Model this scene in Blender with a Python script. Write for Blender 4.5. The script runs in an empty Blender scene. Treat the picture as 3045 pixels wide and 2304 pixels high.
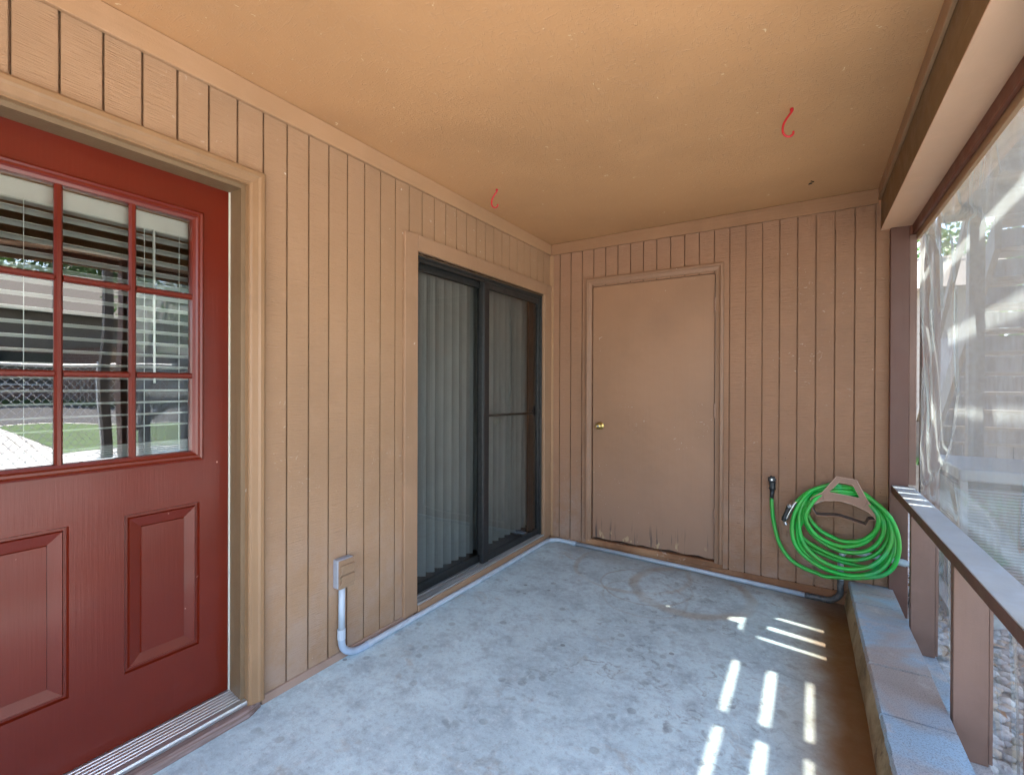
import bpy, bmesh, math, random
from mathutils import Vector, Matrix, Euler, noise as mnoise
R = math.radians
rnd = random.Random(7)
sc = bpy.context.scene
col = sc.collection

# ------------------------------------------------------------------ camera
cam_d = bpy.data.cameras.new("Camera")
cam = bpy.data.objects.new("Camera", cam_d); col.objects.link(cam)
cam_d.sensor_width = 36.0
cam_d.lens = 36.0 * 1421.26 / 3045.0
cam_d.clip_start = 0.02; cam_d.clip_end = 500
_yaw, _pit, _rol = R(32.1646), R(-0.1962), R(0.2059)
_fw = Vector((-math.sin(_yaw) * math.cos(_pit), math.cos(_yaw) * math.cos(_pit), math.sin(_pit)))
_r0 = Vector((math.cos(_yaw), math.sin(_yaw), 0)); _u0 = _r0.cross(_fw)
_r = _r0 * math.cos(_rol) + _u0 * math.sin(_rol); _u = -_r0 * math.sin(_rol) + _u0 * math.cos(_rol)
cam.matrix_world = Matrix(((_r.x, _u.x, -_fw.x, 1.9171), (_r.y, _u.y, -_fw.y, 0.0), (_r.z, _u.z, -_fw.z, 1.2945), (0, 0, 0, 1)))
sc.camera = cam

# ------------------------------------------------------------------ sky and sun
SUN = Vector((0.44, 0.27, 1.0)).normalized()          # towards the sun
w = bpy.data.worlds.new("World"); sc.world = w; w.use_nodes = True
nt = w.node_tree; nt.nodes.clear()
sky = nt.nodes.new("ShaderNodeTexSky"); sky.sky_type = 'NISHITA'; sky.sun_disc = False
sky.sun_elevation = math.asin(SUN.z); sky.sun_rotation = math.atan2(SUN.x, SUN.y)
sky.dust_density = 1.5; sky.ozone_density = 1.0
bg = nt.nodes.new("ShaderNodeBackground"); bg.inputs["Strength"].default_value = 0.15
wo = nt.nodes.new("ShaderNodeOutputWorld")
nt.links.new(sky.outputs[0], bg.inputs[0]); nt.links.new(bg.outputs[0], wo.inputs[0])
sd = bpy.data.lights.new("sun", 'SUN'); sd.energy = 5.0; sd.angle = R(0.6); sd.color = (1.0, 0.94, 0.85)
so = bpy.data.objects.new("sun", sd); col.objects.link(so)
so.rotation_euler = SUN.to_track_quat('Z', 'Y').to_euler(); so.location = (6, 6, 12)

sc.view_settings.view_transform = 'Standard'; sc.view_settings.look = 'None'
sc.view_settings.gamma = 1.0
sc.view_settings.exposure = 3.2
sc.render.engine = 'CYCLES'
cy = sc.cycles
cy.use_denoising = True
try: cy.denoiser = 'OPENIMAGEDENOISE'
except Exception: pass
cy.max_bounces = 14; cy.diffuse_bounces = 8; cy.glossy_bounces = 5; cy.transmission_bounces = 6
cy.transparent_max_bounces = 16; cy.sample_clamp_indirect = 8.0
cy.caustics_reflective = False; cy.caustics_refractive = False

# ------------------------------------------------------------------ mesh helpers
class MB:
    def __init__(s): s.v = []; s.f = []; s.rot = False
    def quad(s, a, b, c, d):
        i = len(s.v); s.v += [a, b, c, d]; s.f.append((i, i + 1, i + 2, i + 3)); return s
    def box(s, x0, x1, y0, y1, z0, z1):
        i = len(s.v)
        s.v += [(x0, y0, z0), (x1, y0, z0), (x1, y1, z0), (x0, y1, z0), (x0, y0, z1), (x1, y0, z1), (x1, y1, z1), (x0, y1, z1)]
        s.f += [tuple(i + k for k in q) for q in ((0, 3, 2, 1), (4, 5, 6, 7), (0, 1, 5, 4), (1, 2, 6, 5), (2, 3, 7, 6), (3, 0, 4, 7))]
        return s
    def prism(s, pts, axis, a, b):
        """pts: 2D outline in the two other axes (in order), extruded along axis from a to b"""
        n = len(pts); i = len(s.v)
        def mk(p, t):
            return {'x': (t, p[0], p[1]), 'y': (p[0], t, p[1]), 'z': (p[0], p[1], t)}[axis]
        s.v += [mk(p, a) for p in pts] + [mk(p, b) for p in pts]
        s.f.append(tuple(range(i, i + n))); s.f.append(tuple(range(i + 2 * n - 1, i + n - 1, -1)))
        for k in range(n):
            s.f.append((i + k, i + (k + 1) % n, i + n + (k + 1) % n, i + n + k))
        return s
    def tube(s, pts, r, n=10, caps=True):
        pts = [Vector(p) for p in pts]; m = len(pts)
        rs = r if isinstance(r, (list, tuple)) else [r] * m
        up = None; i0 = len(s.v)
        for k, p in enumerate(pts):
            t = (pts[min(k + 1, m - 1)] - pts[max(k - 1, 0)]).normalized()
            if up is None:
                up = t.orthogonal().normalized()
            up = (up - t * up.dot(t)).normalized(); sd_ = t.cross(up)
            for j in range(n):
                a = 2 * math.pi * j / n
                s.v.append(tuple(p + (up * math.cos(a) + sd_ * math.sin(a)) * rs[k]))
        for k in range(m - 1):
            for j in range(n):
                a = i0 + k * n + j; b = i0 + k * n + (j + 1) % n
                s.f.append((a, b, b + n, a + n))
        if caps:
            s.f.append(tuple(i0 + j for j in range(n - 1, -1, -1))); s.f.append(tuple(i0 + (m - 1) * n + j for j in range(n)))
        return s
    def beam(s, a, b, wd, ht):
        """rectangular bar from a to b; wd horizontal width, ht height"""
        a = Vector(a); b = Vector(b); t = (b - a).normalized()
        sx = t.cross(Vector((0, 0, 1)))
        sx = (sx.normalized() if sx.length > 1e-6 else Vector((1, 0, 0))); up = sx.cross(t)
        i = len(s.v)
        for p in (a, b):
            for (q, h) in ((-1, -1), (1, -1), (1, 1), (-1, 1)):
                s.v.append(tuple(p + sx * q * wd / 2 + up * h * ht / 2))
        s.f += [tuple(i + k for k in q) for q in ((0, 1, 2, 3), (7, 6, 5, 4), (0, 4, 5, 1), (1, 5, 6, 2), (2, 6, 7, 3), (3, 7, 4, 0))]
        return s
    def frame(s, mp, rect, prof, legs=False, fill=False):
        """mitred moulding: rect (u0,u1,v0,v1) outer; prof list of (inset, height). legs: open at the bottom"""
        u0, u1, v0, v1 = rect; L = []
        for (d, h) in prof:
            i = len(s.v)
            if legs: P = [(u0 + d, v0), (u0 + d, v1 - d), (u1 - d, v1 - d), (u1 - d, v0)]
            else: P = [(u0 + d, v0 + d), (u0 + d, v1 - d), (u1 - d, v1 - d), (u1 - d, v0 + d)]
            s.v += [mp(u, v, h) for (u, v) in P]; L.append(i)
        for a, b in zip(L, L[1:]):
            for k in range(3 if legs else 4):
                k2 = (k + 1) % 4; s.f.append((a + k, a + k2, b + k2, b + k))
        if legs:
            s.f.append(tuple(a for a in L)); s.f.append(tuple(a + 3 for a in reversed(L)))
        if fill: s.f.append(tuple(L[-1] + k for k in range(4)))
        return s
    def build(s, name, mat, parent=None, bevel=0.0, smooth=False, seg=1, solid=0.0, angle=40):
        off = Vector((0, 0, 0)); q = parent
        while q is not None: off += q.location; q = q.parent
        me = bpy.data.meshes.new(name)
        vs = s.v
        if s.rot: vs = [rotR(p) for p in vs]
        me.from_pydata([tuple(Vector(p) - off) for p in vs], [], s.f)
        bm = bmesh.new(); bm.from_mesh(me)
        bmesh.ops.recalc_face_normals(bm, faces=bm.faces); bm.to_mesh(me); bm.free()
        if smooth:
            for p in me.polygons: p.use_smooth = True
        me.materials.append(mat)
        o = bpy.data.objects.new(name, me); col.objects.link(o)
        if parent is not None: o.parent = parent
        if solid:
            m = o.modifiers.new("solid", 'SOLIDIFY'); m.thickness = solid; m.offset = 0
        if bevel:
            m = o.modifiers.new("bevel", 'BEVEL'); m.width = bevel; m.segments = seg; m.limit_method = 'ANGLE'; m.angle_limit = R(angle)
        return o

KR = 0.0165                                            # the open side runs a hair out of square
def rotR(p):
    dx, dy = p[0] - 2.3, p[1] - 3.66
    return (2.3 + dx * math.cos(KR) - dy * math.sin(KR), 3.66 + dx * math.sin(KR) + dy * math.cos(KR), p[2])

def thing(name, label, cat, loc=(0, 0, 0), group=None):
    o = bpy.data.objects.new(name, None); col.objects.link(o); o.location = loc
    o.empty_display_size = 0.1
    o["label"] = label; o["category"] = cat
    if group: o["group"] = group
    return o
def tag(o, label=None, cat=None, group=None, kind=None):
    if label: o["label"] = label
    if cat: o["category"] = cat
    if group: o["group"] = group
    if kind: o["kind"] = kind
    return o
def copy_tree(root, loc, rotz=0.0, label=None):
    r = root.copy(); col.objects.link(r); r.location = loc; r.rotation_euler = (0, 0, rotz)
    if label: r["label"] = label
    for ch in list(root.children):
        c = ch.copy(); col.objects.link(c); c.parent = r
        for g in list(ch.children):
            d = g.copy(); col.objects.link(d); d.parent = c
    return r
def cells(rect, holes):
    """rect minus holes as rectangles (u0,u1,v0,v1)"""
    out = [rect]
    for (a, b, c, d) in holes:
        nx = []
        for (u0, u1, v0, v1) in out:
            if b <= u0 or a >= u1 or d <= v0 or c >= v1: nx.append((u0, u1, v0, v1)); continue
            if a > u0: nx.append((u0, a, v0, v1))
            if b < u1: nx.append((b, u1, v0, v1))
            m0, m1 = max(a, u0), min(b, u1)
            if c > v0: nx.append((m0, m1, v0, c))
            if d < v1: nx.append((m0, m1, d, v1))
        out = nx
    return out
def catmull(P, n=10):
    P = [Vector(p) for p in P]; P = [P[0] * 2 - P[1]] + P + [P[-1] * 2 - P[-2]]; out = []
    for i in range(1, len(P) - 2):
        a, b, c, d = P[i - 1], P[i], P[i + 1], P[i + 2]
        for k in range(n):
            t = k / n
            out.append(0.5 * ((2 * b) + (c - a) * t + (2 * a - 5 * b + 4 * c - d) * t * t + (3 * b - a - 3 * c + d) * t ** 3))
    out.append(P[-2]); return out
mpL = lambda u, v, h: (h, u, v)                         # left wall: u=y, v=z, h=out into the porch
D = 3.66
mpB = lambda u, v, h: (u, D - h, v)                     # end wall

# ------------------------------------------------------------------ materials
class N:
    def __init__(s, name):
        s.m = bpy.data.materials.new(name); s.m.use_nodes = True; s.t = s.m.node_tree
        s.b = s.t.nodes["Principled BSDF"]; s.out = s.t.nodes["Material Output"]
        s.tc = s.t.nodes.new("ShaderNodeTexCoord"); s.geo = s.t.nodes.new("ShaderNodeNewGeometry")
    def l(s, a, b): s.t.links.new(a, b)
    def map(s, scale=(1, 1, 1), rot=(0, 0, 0), src=None):
        m = s.t.nodes.new("ShaderNodeMapping"); m.inputs["Scale"].default_value = scale; m.inputs["Rotation"].default_value = rot
        s.l(src or s.geo.outputs["Position"], m.inputs["Vector"]); return m.outputs[0]
    def noise(s, sc_, det=4, rough=.55, dist=0, vec=None):
        n = s.t.nodes.new("ShaderNodeTexNoise"); n.inputs["Scale"].default_value = sc_; n.inputs["Detail"].default_value = det
        n.inputs["Roughness"].default_value = rough; n.inputs["Distortion"].default_value = dist
        s.l(vec or s.geo.outputs["Position"], n.inputs["Vector"]); return n.outputs["Fac"]
    def voro(s, sc_, vec=None, feature='F1', out="Distance"):
        n = s.t.nodes.new("ShaderNodeTexVoronoi"); n.inputs["Scale"].default_value = sc_; n.feature = feature
        s.l(vec or s.geo.outputs["Position"], n.inputs["Vector"]); return n.outputs[out]
    def ramp(s, fac, a, b, va=0.0, vb=1.0):
        n = s.t.nodes.new("ShaderNodeMapRange"); n.interpolation_type = 'SMOOTHSTEP'
        n.inputs[1].default_value = a; n.inputs[2].default_value = b; n.inputs[3].default_value = va; n.inputs[4].default_value = vb
        s.l(fac, n.inputs[0]); return n.outputs[0]
    def math(s, op, a, b=None, c=None):
        n = s.t.nodes.new("ShaderNodeMath"); n.operation = op
        for i, q in enumerate((a, b, c)):
            if q is None: continue
            if isinstance(q, (int, float)): n.inputs[i].default_value = q
            else: s.l(q, n.inputs[i])
        return n.outputs[0]
    def mix(s, fac, a, b, mode='MIX'):
        n = s.t.nodes.new("ShaderNodeMix"); n.data_type = 'RGBA'; n.blend_type = mode
        for i, q in ((0, fac), (6, a), (7, b)):
            if isinstance(q, (int, float)): n.inputs[i].default_value = q
            elif isinstance(q, tuple): n.inputs[i].default_value = (*q, 1)
            else: s.l(q, n.inputs[i])
        return n.outputs[2]
    def xyz(s):
        n = s.t.nodes.new("ShaderNodeSeparateXYZ"); s.l(s.geo.outputs["Position"], n.inputs[0]); return n.outputs
    def bump(s, hgt, dist=.002, strength=1.0, prev=None):
        n = s.t.nodes.new("ShaderNodeBump"); n.inputs["Distance"].default_value = dist; n.inputs["Strength"].default_value = strength
        s.l(hgt, n.inputs["Height"])
        if prev: s.l(prev, n.inputs["Normal"])
        return n.outputs[0]
    def fin(s, color=None, rough=.6, normal=None, spec=None, metal=None):
        if color is not None:
            if isinstance(color, tuple): s.b.inputs["Base Color"].default_value = (*color, 1)
            else: s.l(color, s.b.inputs["Base Color"])
        if isinstance(rough, (int, float)): s.b.inputs["Roughness"].default_value = rough
        else: s.l(rough, s.b.inputs["Roughness"])
        if normal: s.l(normal, s.b.inputs["Normal"])
        if spec is not None: s.b.inputs["Specular IOR Level"].default_value = spec
        if metal is not None: s.b.inputs["Metallic"].default_value = metal
        return s.m

def dk(c, k): return tuple(x * k for x in c)

def paint(name, c, rough=.55, saw=0.0, grain=None, chips=.0, dirt=.12, bumpd=.0012, scuff=False):
    n = N(name)
    big = n.noise(1.7, 5, .6)
    cc = n.mix(n.ramp(big, .35, .7), c, dk(c, 1 - dirt))
    md = n.noise(9, 5, .65)
    cc = n.mix(n.ramp(md, .45, .75, 0, .5), cc, (min(1, c[0] * 1.12), min(1, c[1] * 1.15), min(1, c[2] * 1.22)))
    nor = None
    if saw:
        v = n.map((5, 5, 170)); sw = n.noise(1.0, 3, .7, vec=v)
        cc = n.mix(n.ramp(sw, .60, .74, 0, .28), cc, dk(c, .62))
        nor = n.bump(sw, .0016 * saw)
        v2 = n.map((30, 30, 320)); sw2 = n.noise(1.0, 2, .6, vec=v2)
        nor = n.bump(sw2, .0009 * saw, prev=nor)
    if grain:
        v = n.map(grain); g = n.noise(1.0, 4, .6, .4, vec=v)
        cc = n.mix(n.ramp(g, .58, .8, 0, .3), cc, dk(c, .6))
        nor = n.bump(g, bumpd, prev=nor)
    fine = n.noise(180, 3, .6); nor = n.bump(fine, .0005, prev=nor)
    if chips:
        cp = n.noise(26, 3, .5); cl = n.noise(2.3, 2)
        k = n.math('MULTIPLY', n.ramp(cp, .755 - chips, .775 - chips), n.ramp(cl, .48, .6))
        cc = n.mix(n.math('MULTIPLY', k, .75), cc, (.62, .56, .48))
    if scuff:
        X = n.xyz()
        q = n.noise(1.0, 3, .5, 2.5, vec=n.map((22, 22, 30))); ar = n.ramp(n.noise(1.9, 2), .50, .62)
        cc = n.mix(n.math('MULTIPLY', n.ramp(q, .67, .71), n.math('MULTIPLY', ar, .36)), cc, (.58, .50, .42))
        lowd = n.math('MULTIPLY', n.ramp(X[2], 1.0, .0, 0, 1), n.ramp(n.noise(5, 5, .7), .38, .66))
        cc = n.mix(n.math('MULTIPLY', lowd, .32), cc, (.40, .33, .29))
        vd = n.voro(7.5, vec=n.map((1, 1, .55))); cc = n.mix(n.ramp(vd, .028, .020, 0, .75), cc, (.16, .085, .045))
    rr = n.ramp(md, .3, .7, rough - .06, rough + .1)
    return n.fin(cc, rr, nor)

TAN = (.40, .262, .155)
M = {}
M['siding'] = paint('siding_paint', (.325, .195, .108), .62, saw=2.2, chips=.03, scuff=True)
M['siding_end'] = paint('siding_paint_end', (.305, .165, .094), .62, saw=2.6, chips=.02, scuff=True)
M['trim'] = paint('trim_paint', (.35, .208, .112), .5, grain=(6, 6, 6), dirt=.08, bumpd=.0006)
M['trim_y'] = paint('trim_paint_long', (.35, .208, .112), .55, grain=(40, 2, 40), dirt=.1)
M['trim_x'] = paint('trim_paint_rough', (.29, .155, .078), .6, grain=(2.2, 60, 60), dirt=.15, bumpd=.003)
M['casing'] = paint('door_casing_paint', (.25, .142, .068), .45, grain=(30, 30, 2), chips=.01)
M['mauve'] = paint('mauve_brown_paint', (.30, .18, .104), .55, grain=(30, 30, 3), chips=.015)
M['post'] = paint('dark_brown_paint', (.125, .058, .042), .55, grain=(35, 35, 2.5), chips=.005)
M['baluster'] = paint('brown_board_paint', (.20, .118, .09), .55, grain=(35, 35, 2.2), dirt=.2)
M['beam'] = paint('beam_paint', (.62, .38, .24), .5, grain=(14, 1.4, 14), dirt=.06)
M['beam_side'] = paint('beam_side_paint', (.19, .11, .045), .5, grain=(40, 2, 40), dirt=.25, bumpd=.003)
M['redboard'] = paint('shaded_red_board', (.15, .045, .02), .5, grain=(40, 3, 40))  # dark red-brown puts the shade on the board's inner face into its colour
M['rail'] = paint('rail_sky_sheen_paint', (.50, .58, .63), .42, grain=(50, 1.6, 50), dirt=.3, chips=.0)  # brown rail; the sky's sheen on top is painted in as blue-grey
M['closet'] = None

def ceiling_mat():
    n = N('ceiling_board')
    c = (.50, .275, .128)
    cc = n.mix(n.ramp(n.noise(1.2, 5, .6), .35, .7), c, dk(c, .86))
    nor = None
    for i, (sx, sy, a) in enumerate(((22, 75, .3), (75, 22, .1), (60, 26, -.6))):
        v = n.map((sx, sy, 1), (0, 0, a)); g = n.noise(1.0, 3, .6, 1.6, vec=v)
        k = n.ramp(g, .56, .70); nor = n.bump(k, .0006, prev=nor)
        cc = n.mix(n.math('MULTIPLY', k, .10), cc, (.56, .40, .28))
    nor = n.bump(n.noise(120, 3), .0006, prev=nor)
    cp = n.noise(38, 2, .4, 1.0)
    cc = n.mix(n.ramp(cp, .745, .77, 0, .8), cc, (.66, .52, .34))
    return n.fin(cc, .6, nor)
M['ceiling'] = ceiling_mat()

def closet_mat():
    n = N('closet_door_paint'); c = (.295, .16, .088); X = n.xyz()
    cc = n.mix(n.ramp(n.noise(1.6, 5, .6), .35, .7), c, dk(c, .85))
    lower_tone = n.ramp(X[2], 1.1, .1, 0, .5); cc = n.mix(lower_tone, cc, (.25, .15, .105))  # darker, greyer tone towards the bottom
    v = n.map((45, 45, 2.2)); g = n.noise(1.0, 3, .6, vec=v)
    low = n.ramp(X[2], .27, .08)
    crk = n.math('MULTIPLY', n.ramp(g, .60, .66), low)
    cc = n.mix(crk, cc, (.075, .05, .04))
    pe = n.math('MULTIPLY', n.ramp(n.noise(14, 3, .5, vec=n.map((1, 1, .5))), .60, .64), n.ramp(X[2], .15, .085))
    cc = n.mix(pe, cc, (.42, .29, .16))
    sc_ = n.noise(1.0, 3, .5, 2.5, vec=n.map((26, 26, 34))); area = n.ramp(n.noise(2.4, 1), .56, .63)
    cc = n.mix(n.math('MULTIPLY', n.ramp(sc_, .69, .72), n.math('MULTIPLY', area, .7)), cc, (.58, .50, .42))
    nor = n.bump(g, .0012); nor = n.bump(n.noise(3.0, 3), .006, prev=nor)
    return n.fin(cc, .5, nor)
M['closet'] = closet_mat()

def concrete_floor():
    n = N('porch_concrete'); X = n.xyz()
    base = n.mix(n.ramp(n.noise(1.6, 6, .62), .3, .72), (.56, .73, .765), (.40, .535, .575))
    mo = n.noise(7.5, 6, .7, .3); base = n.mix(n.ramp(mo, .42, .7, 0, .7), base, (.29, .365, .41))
    base = n.mix(n.ramp(n.noise(3.4, 5, .7, .6), .56, .72, 0, .55), base, (.36, .31, .25))
    gm_ = n.noise(42, 5, .75); base = n.mix(n.ramp(gm_, .5, .66, 0, .38), base, (.24, .30, .34)); base = n.mix(n.ramp(gm_, .46, .34, 0, .4), base, (.70, .80, .81))
    sp = n.noise(160, 3, .7); base = n.mix(n.ramp(sp, .55, .78, 0, .5), base, (.16, .18, .19))
    sp2 = n.noise(90, 2, .6); base = n.mix(n.ramp(sp2, .62, .78, 0, .5), base, (.55, .57, .57))
    # water spots and blotches in the middle of the slab
    reg = n.math('MULTIPLY', n.ramp(X[0], .45, 1.0), n.ramp(X[0], 2.1, 1.7))
    nn = n.noise(2.1, 2); reg = n.math('MULTIPLY', reg, n.ramp(nn, .38, .56))
    bl = n.ramp(n.noise(14, 5, .7, .8), .53, .64); base = n.mix(n.math('MULTIPLY', n.math('MULTIPLY', bl, reg), .5), base, (.17, .19, .20))
    vd = n.voro(13); vs = n.ramp(vd, .30, .20); base = n.mix(n.math('MULTIPLY', n.math('MULTIPLY', vs, n.ramp(n.noise(5, 1), .52, .60)), .38), base, (.15, .165, .175))
    vd = n.voro(6); vs = n.ramp(vd, .085, .07); base = n.mix(n.math('MULTIPLY', n.math('MULTIPLY', vs, n.ramp(n.noise(3.1, 2), .5, .58)), .55), base, (.09, .08, .075))
    # rings left by a hose / pot
    nz = n.noise(3, 3)
    def ring(cx, cy, r, wd, k, colr, base, lo=0.0):
        dx = n.math('SUBTRACT', X[0], cx); dy = n.math('SUBTRACT', X[1], cy)
        d = n.math('SQRT', n.math('ADD', n.math('MULTIPLY', dx, dx), n.math('MULTIPLY', dy, dy)))
        d = n.math('ADD', d, n.math('MULTIPLY', n.math('SUBTRACT', nz, .5), .09))
        e = n.math('ABSOLUTE', n.math('SUBTRACT', d, r))
        f = n.math('MULTIPLY', n.ramp(e, wd, wd * .2), n.ramp(n.noise(2.6, 2), .36, .56, .35, 1.0))
        return n.mix(n.math('MULTIPLY', f, k), base, colr)
    base = ring(.975, 3.20, .285, .012, .38, (.22, .15, .10), base)
    base = ring(1.24, 3.30, .36, .055, .5, (.34, .25, .15), base)
    base = ring(1.02, 3.02, .26, .012, .2, (.24, .17, .11), base)
    base = ring(.80, 3.42, .40, .03, .35, (.36, .27, .17), base)
    # rust brown run-off along the block kerb and in the corner
    wob = n.math('MULTIPLY', n.math('SUBTRACT', n.noise(2.5, 4, .6), .5), .22)
    xk = n.math('ADD', n.math('SUBTRACT', X[0], n.math('MULTIPLY', n.math('SUBTRACT', 3.66, X[1]), .0165)), wob)
    base = n.mix(n.ramp(xk, 1.68, 1.98, 0, .6), base, (.30, .22, .12))
    base = n.mix(n.ramp(xk, 1.88, 2.02, 0, .93), base, (.18, .08, .017))
    cor = n.math('MULTIPLY', n.ramp(xk, 1.75, 2.0), n.ramp(X[1], 3.15, 3.55))
    base = n.mix(n.math('MULTIPLY', cor, .85), base, (.11, .045, .015))
    base = n.mix(n.math('MULTIPLY', n.ramp(n.math('ADD', X[1], wob), 3.38, 3.62), .45), base, (.25, .21, .17))
    nor = n.bump(mo, .003); nor = n.bump(sp, .0012, prev=nor)
    return n.fin(base, n.ramp(mo, .3, .7, .5, .75), nor)
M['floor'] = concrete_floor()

def block_mat():
    n = N('kerb_block'); 
    c = n.mix(n.ramp(n.noise(2.2, 4, .6, .5), .36, .6), (.32, .49, .64), (.38, .35, .33))
    c = n.mix(n.ramp(n.noise(5.5, 4, .7), .5, .68, 0, .8), c, (.50, .50, .50))
    s1 = n.noise(210, 2, .7); c = n.mix(n.ramp(s1, .45, .7, 0, .6), c, (.14, .15, .17))
    nor = n.bump(s1, .0022); nor = n.bump(n.noise(22, 4), .003, prev=nor)
    return n.fin(c, .8, nor)
M['block'] = block_mat()
def kerbface_mat():
    n = N('stained_kerb_face')
    c = n.mix(n.ramp(n.noise(3.5, 5, .65, .6), .35, .65), (.42, .35, .22), (.22, .16, .08))
    c = n.mix(n.ramp(n.noise(11, 4, .7), .55, .7, 0, .8), c, (.10, .07, .04))
    nor = n.bump(n.noise(60, 4), .004)
    return n.fin(c, .8, nor)
M['kerbface'] = kerbface_mat()
def footing_mat():
    n = N('rust_stained_footing')
    c = n.mix(n.ramp(n.noise(4, 5, .65), .35, .65), (.34, .175, .085), (.20, .085, .035))
    c = n.mix(n.ramp(n.noise(13, 4, .7), .58, .68, 0, .7), c, (.52, .42, .33))
    X = n.xyz(); c = n.mix(n.ramp(X[0], 1.0, 2.0, 0, .8), c, (.17, .06, .016))
    nor = n.bump(n.noise(50, 4), .003)
    return n.fin(c, .7, nor)
M['footing'] = footing_mat()

def red_mat():
    n = N('red_door_paint'); c = (.112, .0095, .0022)
    cc = n.mix(n.ramp(n.noise(2, 4), .35, .7), c, dk(c, .85))
    v = n.map((120, 120, 5)); g = n.noise(1.0, 3, .6, vec=v)
    nor = n.bump(g, .0005)
    dn = n.noise(2.6, 2, .4); nor = n.bump(dn, .010, prev=nor)
    dd = n.ramp(n.voro(3.4), .0, .12); nor = n.bump(dd, .0022, prev=nor)
    cp = n.noise(30, 2, .4); cc = n.mix(n.ramp(cp, .765, .78, 0, .7), cc, (.5, .3, .25))
    n.b.inputs["Coat Weight"].default_value = .16; n.b.inputs["Coat Roughness"].default_value = .16
    return n.fin(cc, .33, nor, spec=.33)
M['red'] = red_mat()

def simple(name, c, rough=.5, metal=0, spec=None, var=.12, bump=.0, bs=60, stretch=None):
    n = N(name); v = n.map(stretch) if stretch else None
    f = n.noise(bs if stretch is None else 1.0, 3, .6, vec=v)
    cc = n.mix(n.ramp(f, .35, .7), c, dk(c, 1 - var))
    nor = n.bump(f, bump) if bump else None
    return n.fin(cc, rough, nor, spec, metal)
M['caulk'] = simple('white_caulk', (.7, .68, .62), .6)
M['white'] = simple('white_blind', (.72, .76, .73), .4, bs=5)
M['weather'] = simple('pale_weatherstrip', (.6, .62, .52), .5, bs=8)
M['alu'] = simple('aluminium_threshold', (.62, .64, .65), .32, metal=.85, stretch=(60, 2, 60), bump=.0003)
M['alu_dirty'] = simple('weathered_aluminium', (.50, .51, .50), .42, metal=.6, stretch=(80, 3, 80), bump=.0003, var=.35)
M['bronze'] = simple('dark_bronze_frame', (.028, .03, .03), .38, metal=.25, var=.4, bs=30)
M['black'] = simple('black_frame', (.012, .012, .013), .45, var=.3, bs=40)
M['vane'] = simple('grey_vinyl_vane', (.56, .57, .56), .5, var=.1, bs=4)
M['dark'] = simple('dark_gap', (.01, .009, .008), .9)
M['hinge'] = simple('painted_hinge', (.27, .15, .10), .45, bs=90, var=.3)
M['brass'] = simple('old_brass', (.55, .40, .14), .28, metal=1.0, bs=70, var=.4)
M['pvc'] = simple('grey_pvc', (.42, .48, .54), .38, var=.14, bs=12)
M['pvc_dark'] = simple('sooty_pvc', (.10, .105, .11), .5, var=.6, bs=45)
M['box_grey'] = simple('grey_outlet_box', (.30, .32, .36), .5, bs=30)
M['cover'] = simple('tan_painted_cover', (.27, .17, .10), .45, bs=50)
def hose_mat():
    n = N('green_hose'); c = n.mix(n.ramp(n.noise(9, 4), .35, .65), (.012, .44, .06), (.045, .36, .05))
    c = n.mix(n.ramp(n.noise(26, 4, .7), .58, .68, 0, .45), c, (.10, .20, .07)); c = n.mix(n.ramp(n.noise(5, 2), .60, .66, 0, .4), c, (.02, .42, .20))
    return n.fin(c, .36, n.bump(n.noise(70, 3), .0006))
M['hose'] = hose_mat()
M['hanger'] = simple('brown_plastic_hanger', (.27, .155, .105), .45, bs=40)
M['hanger_in'] = simple('grey_brown_plastic', (.20, .17, .16), .5, bs=40)
M['gunmetal'] = simple('black_metal', (.04, .045, .05), .4, metal=.5, var=.5, bs=60)
M['chrome'] = simple('scuffed_chrome', (.55, .57, .60), .3, metal=.9, bs=80, var=.3)
M['hook'] = simple('red_vinyl_hook', (.52, .018, .03), .35, bs=40)
M['deckwood'] = simple('weathered_deck_wood', (.17, .145, .125), .7, stretch=(30, 4, 30), bump=.002, var=.35)
M['deckwood_x'] = simple('weathered_tread_wood', (.24, .20, .17), .7, stretch=(4, 30, 30), bump=.002, var=.3)
M['fencewood'] = simple('grey_fence_board', (.20, .19, .20), .75, stretch=(30, 30, 3), bump=.002, var=.4)
M['galv'] = simple('galvanised_steel', (.6, .62, .64), .4, metal=.7, bs=50)
M['ac'] = simple('grey_unit_metal', (.20, .23, .26), .4, metal=.2, bs=20)
M['acdark'] = simple('dark_unit_grille', (.03, .035, .045), .5)
M['roomwall'] = simple('room_wall', (.09, .085, .08), .9)
M['carpet'] = simple('brown_room_floor', (.13, .075, .055), .9, bs=80, var=.3)
M['pave'] = simple('sunlit_concrete', (.62, .61, .58), .8, bs=3, var=.15)
M['asphalt'] = simple('asphalt', (.09, .09, .095), .85, bs=40, var=.3)
M['earth'] = simple('dry_earth', (.33, .29, .24), .95, bs=9, var=.4, bump=.01)
M['grass'] = simple('grass_blades', (.07, .15, .03), .7, bs=2.5, var=.4)
M['bark'] = simple('bark', (.10, .075, .055), .9, bs=18, var=.4, bump=.01)
M['roofing'] = simple('brown_shingle', (.12, .10, .085), .85, bs=30, var=.4)
M['darkglass'] = simple('dark_window', (.02, .025, .03), .08, bs=2)
M['sidingfar'] = simple('far_siding', (.17, .145, .12), .7, stretch=(4, 4, .3))
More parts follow.
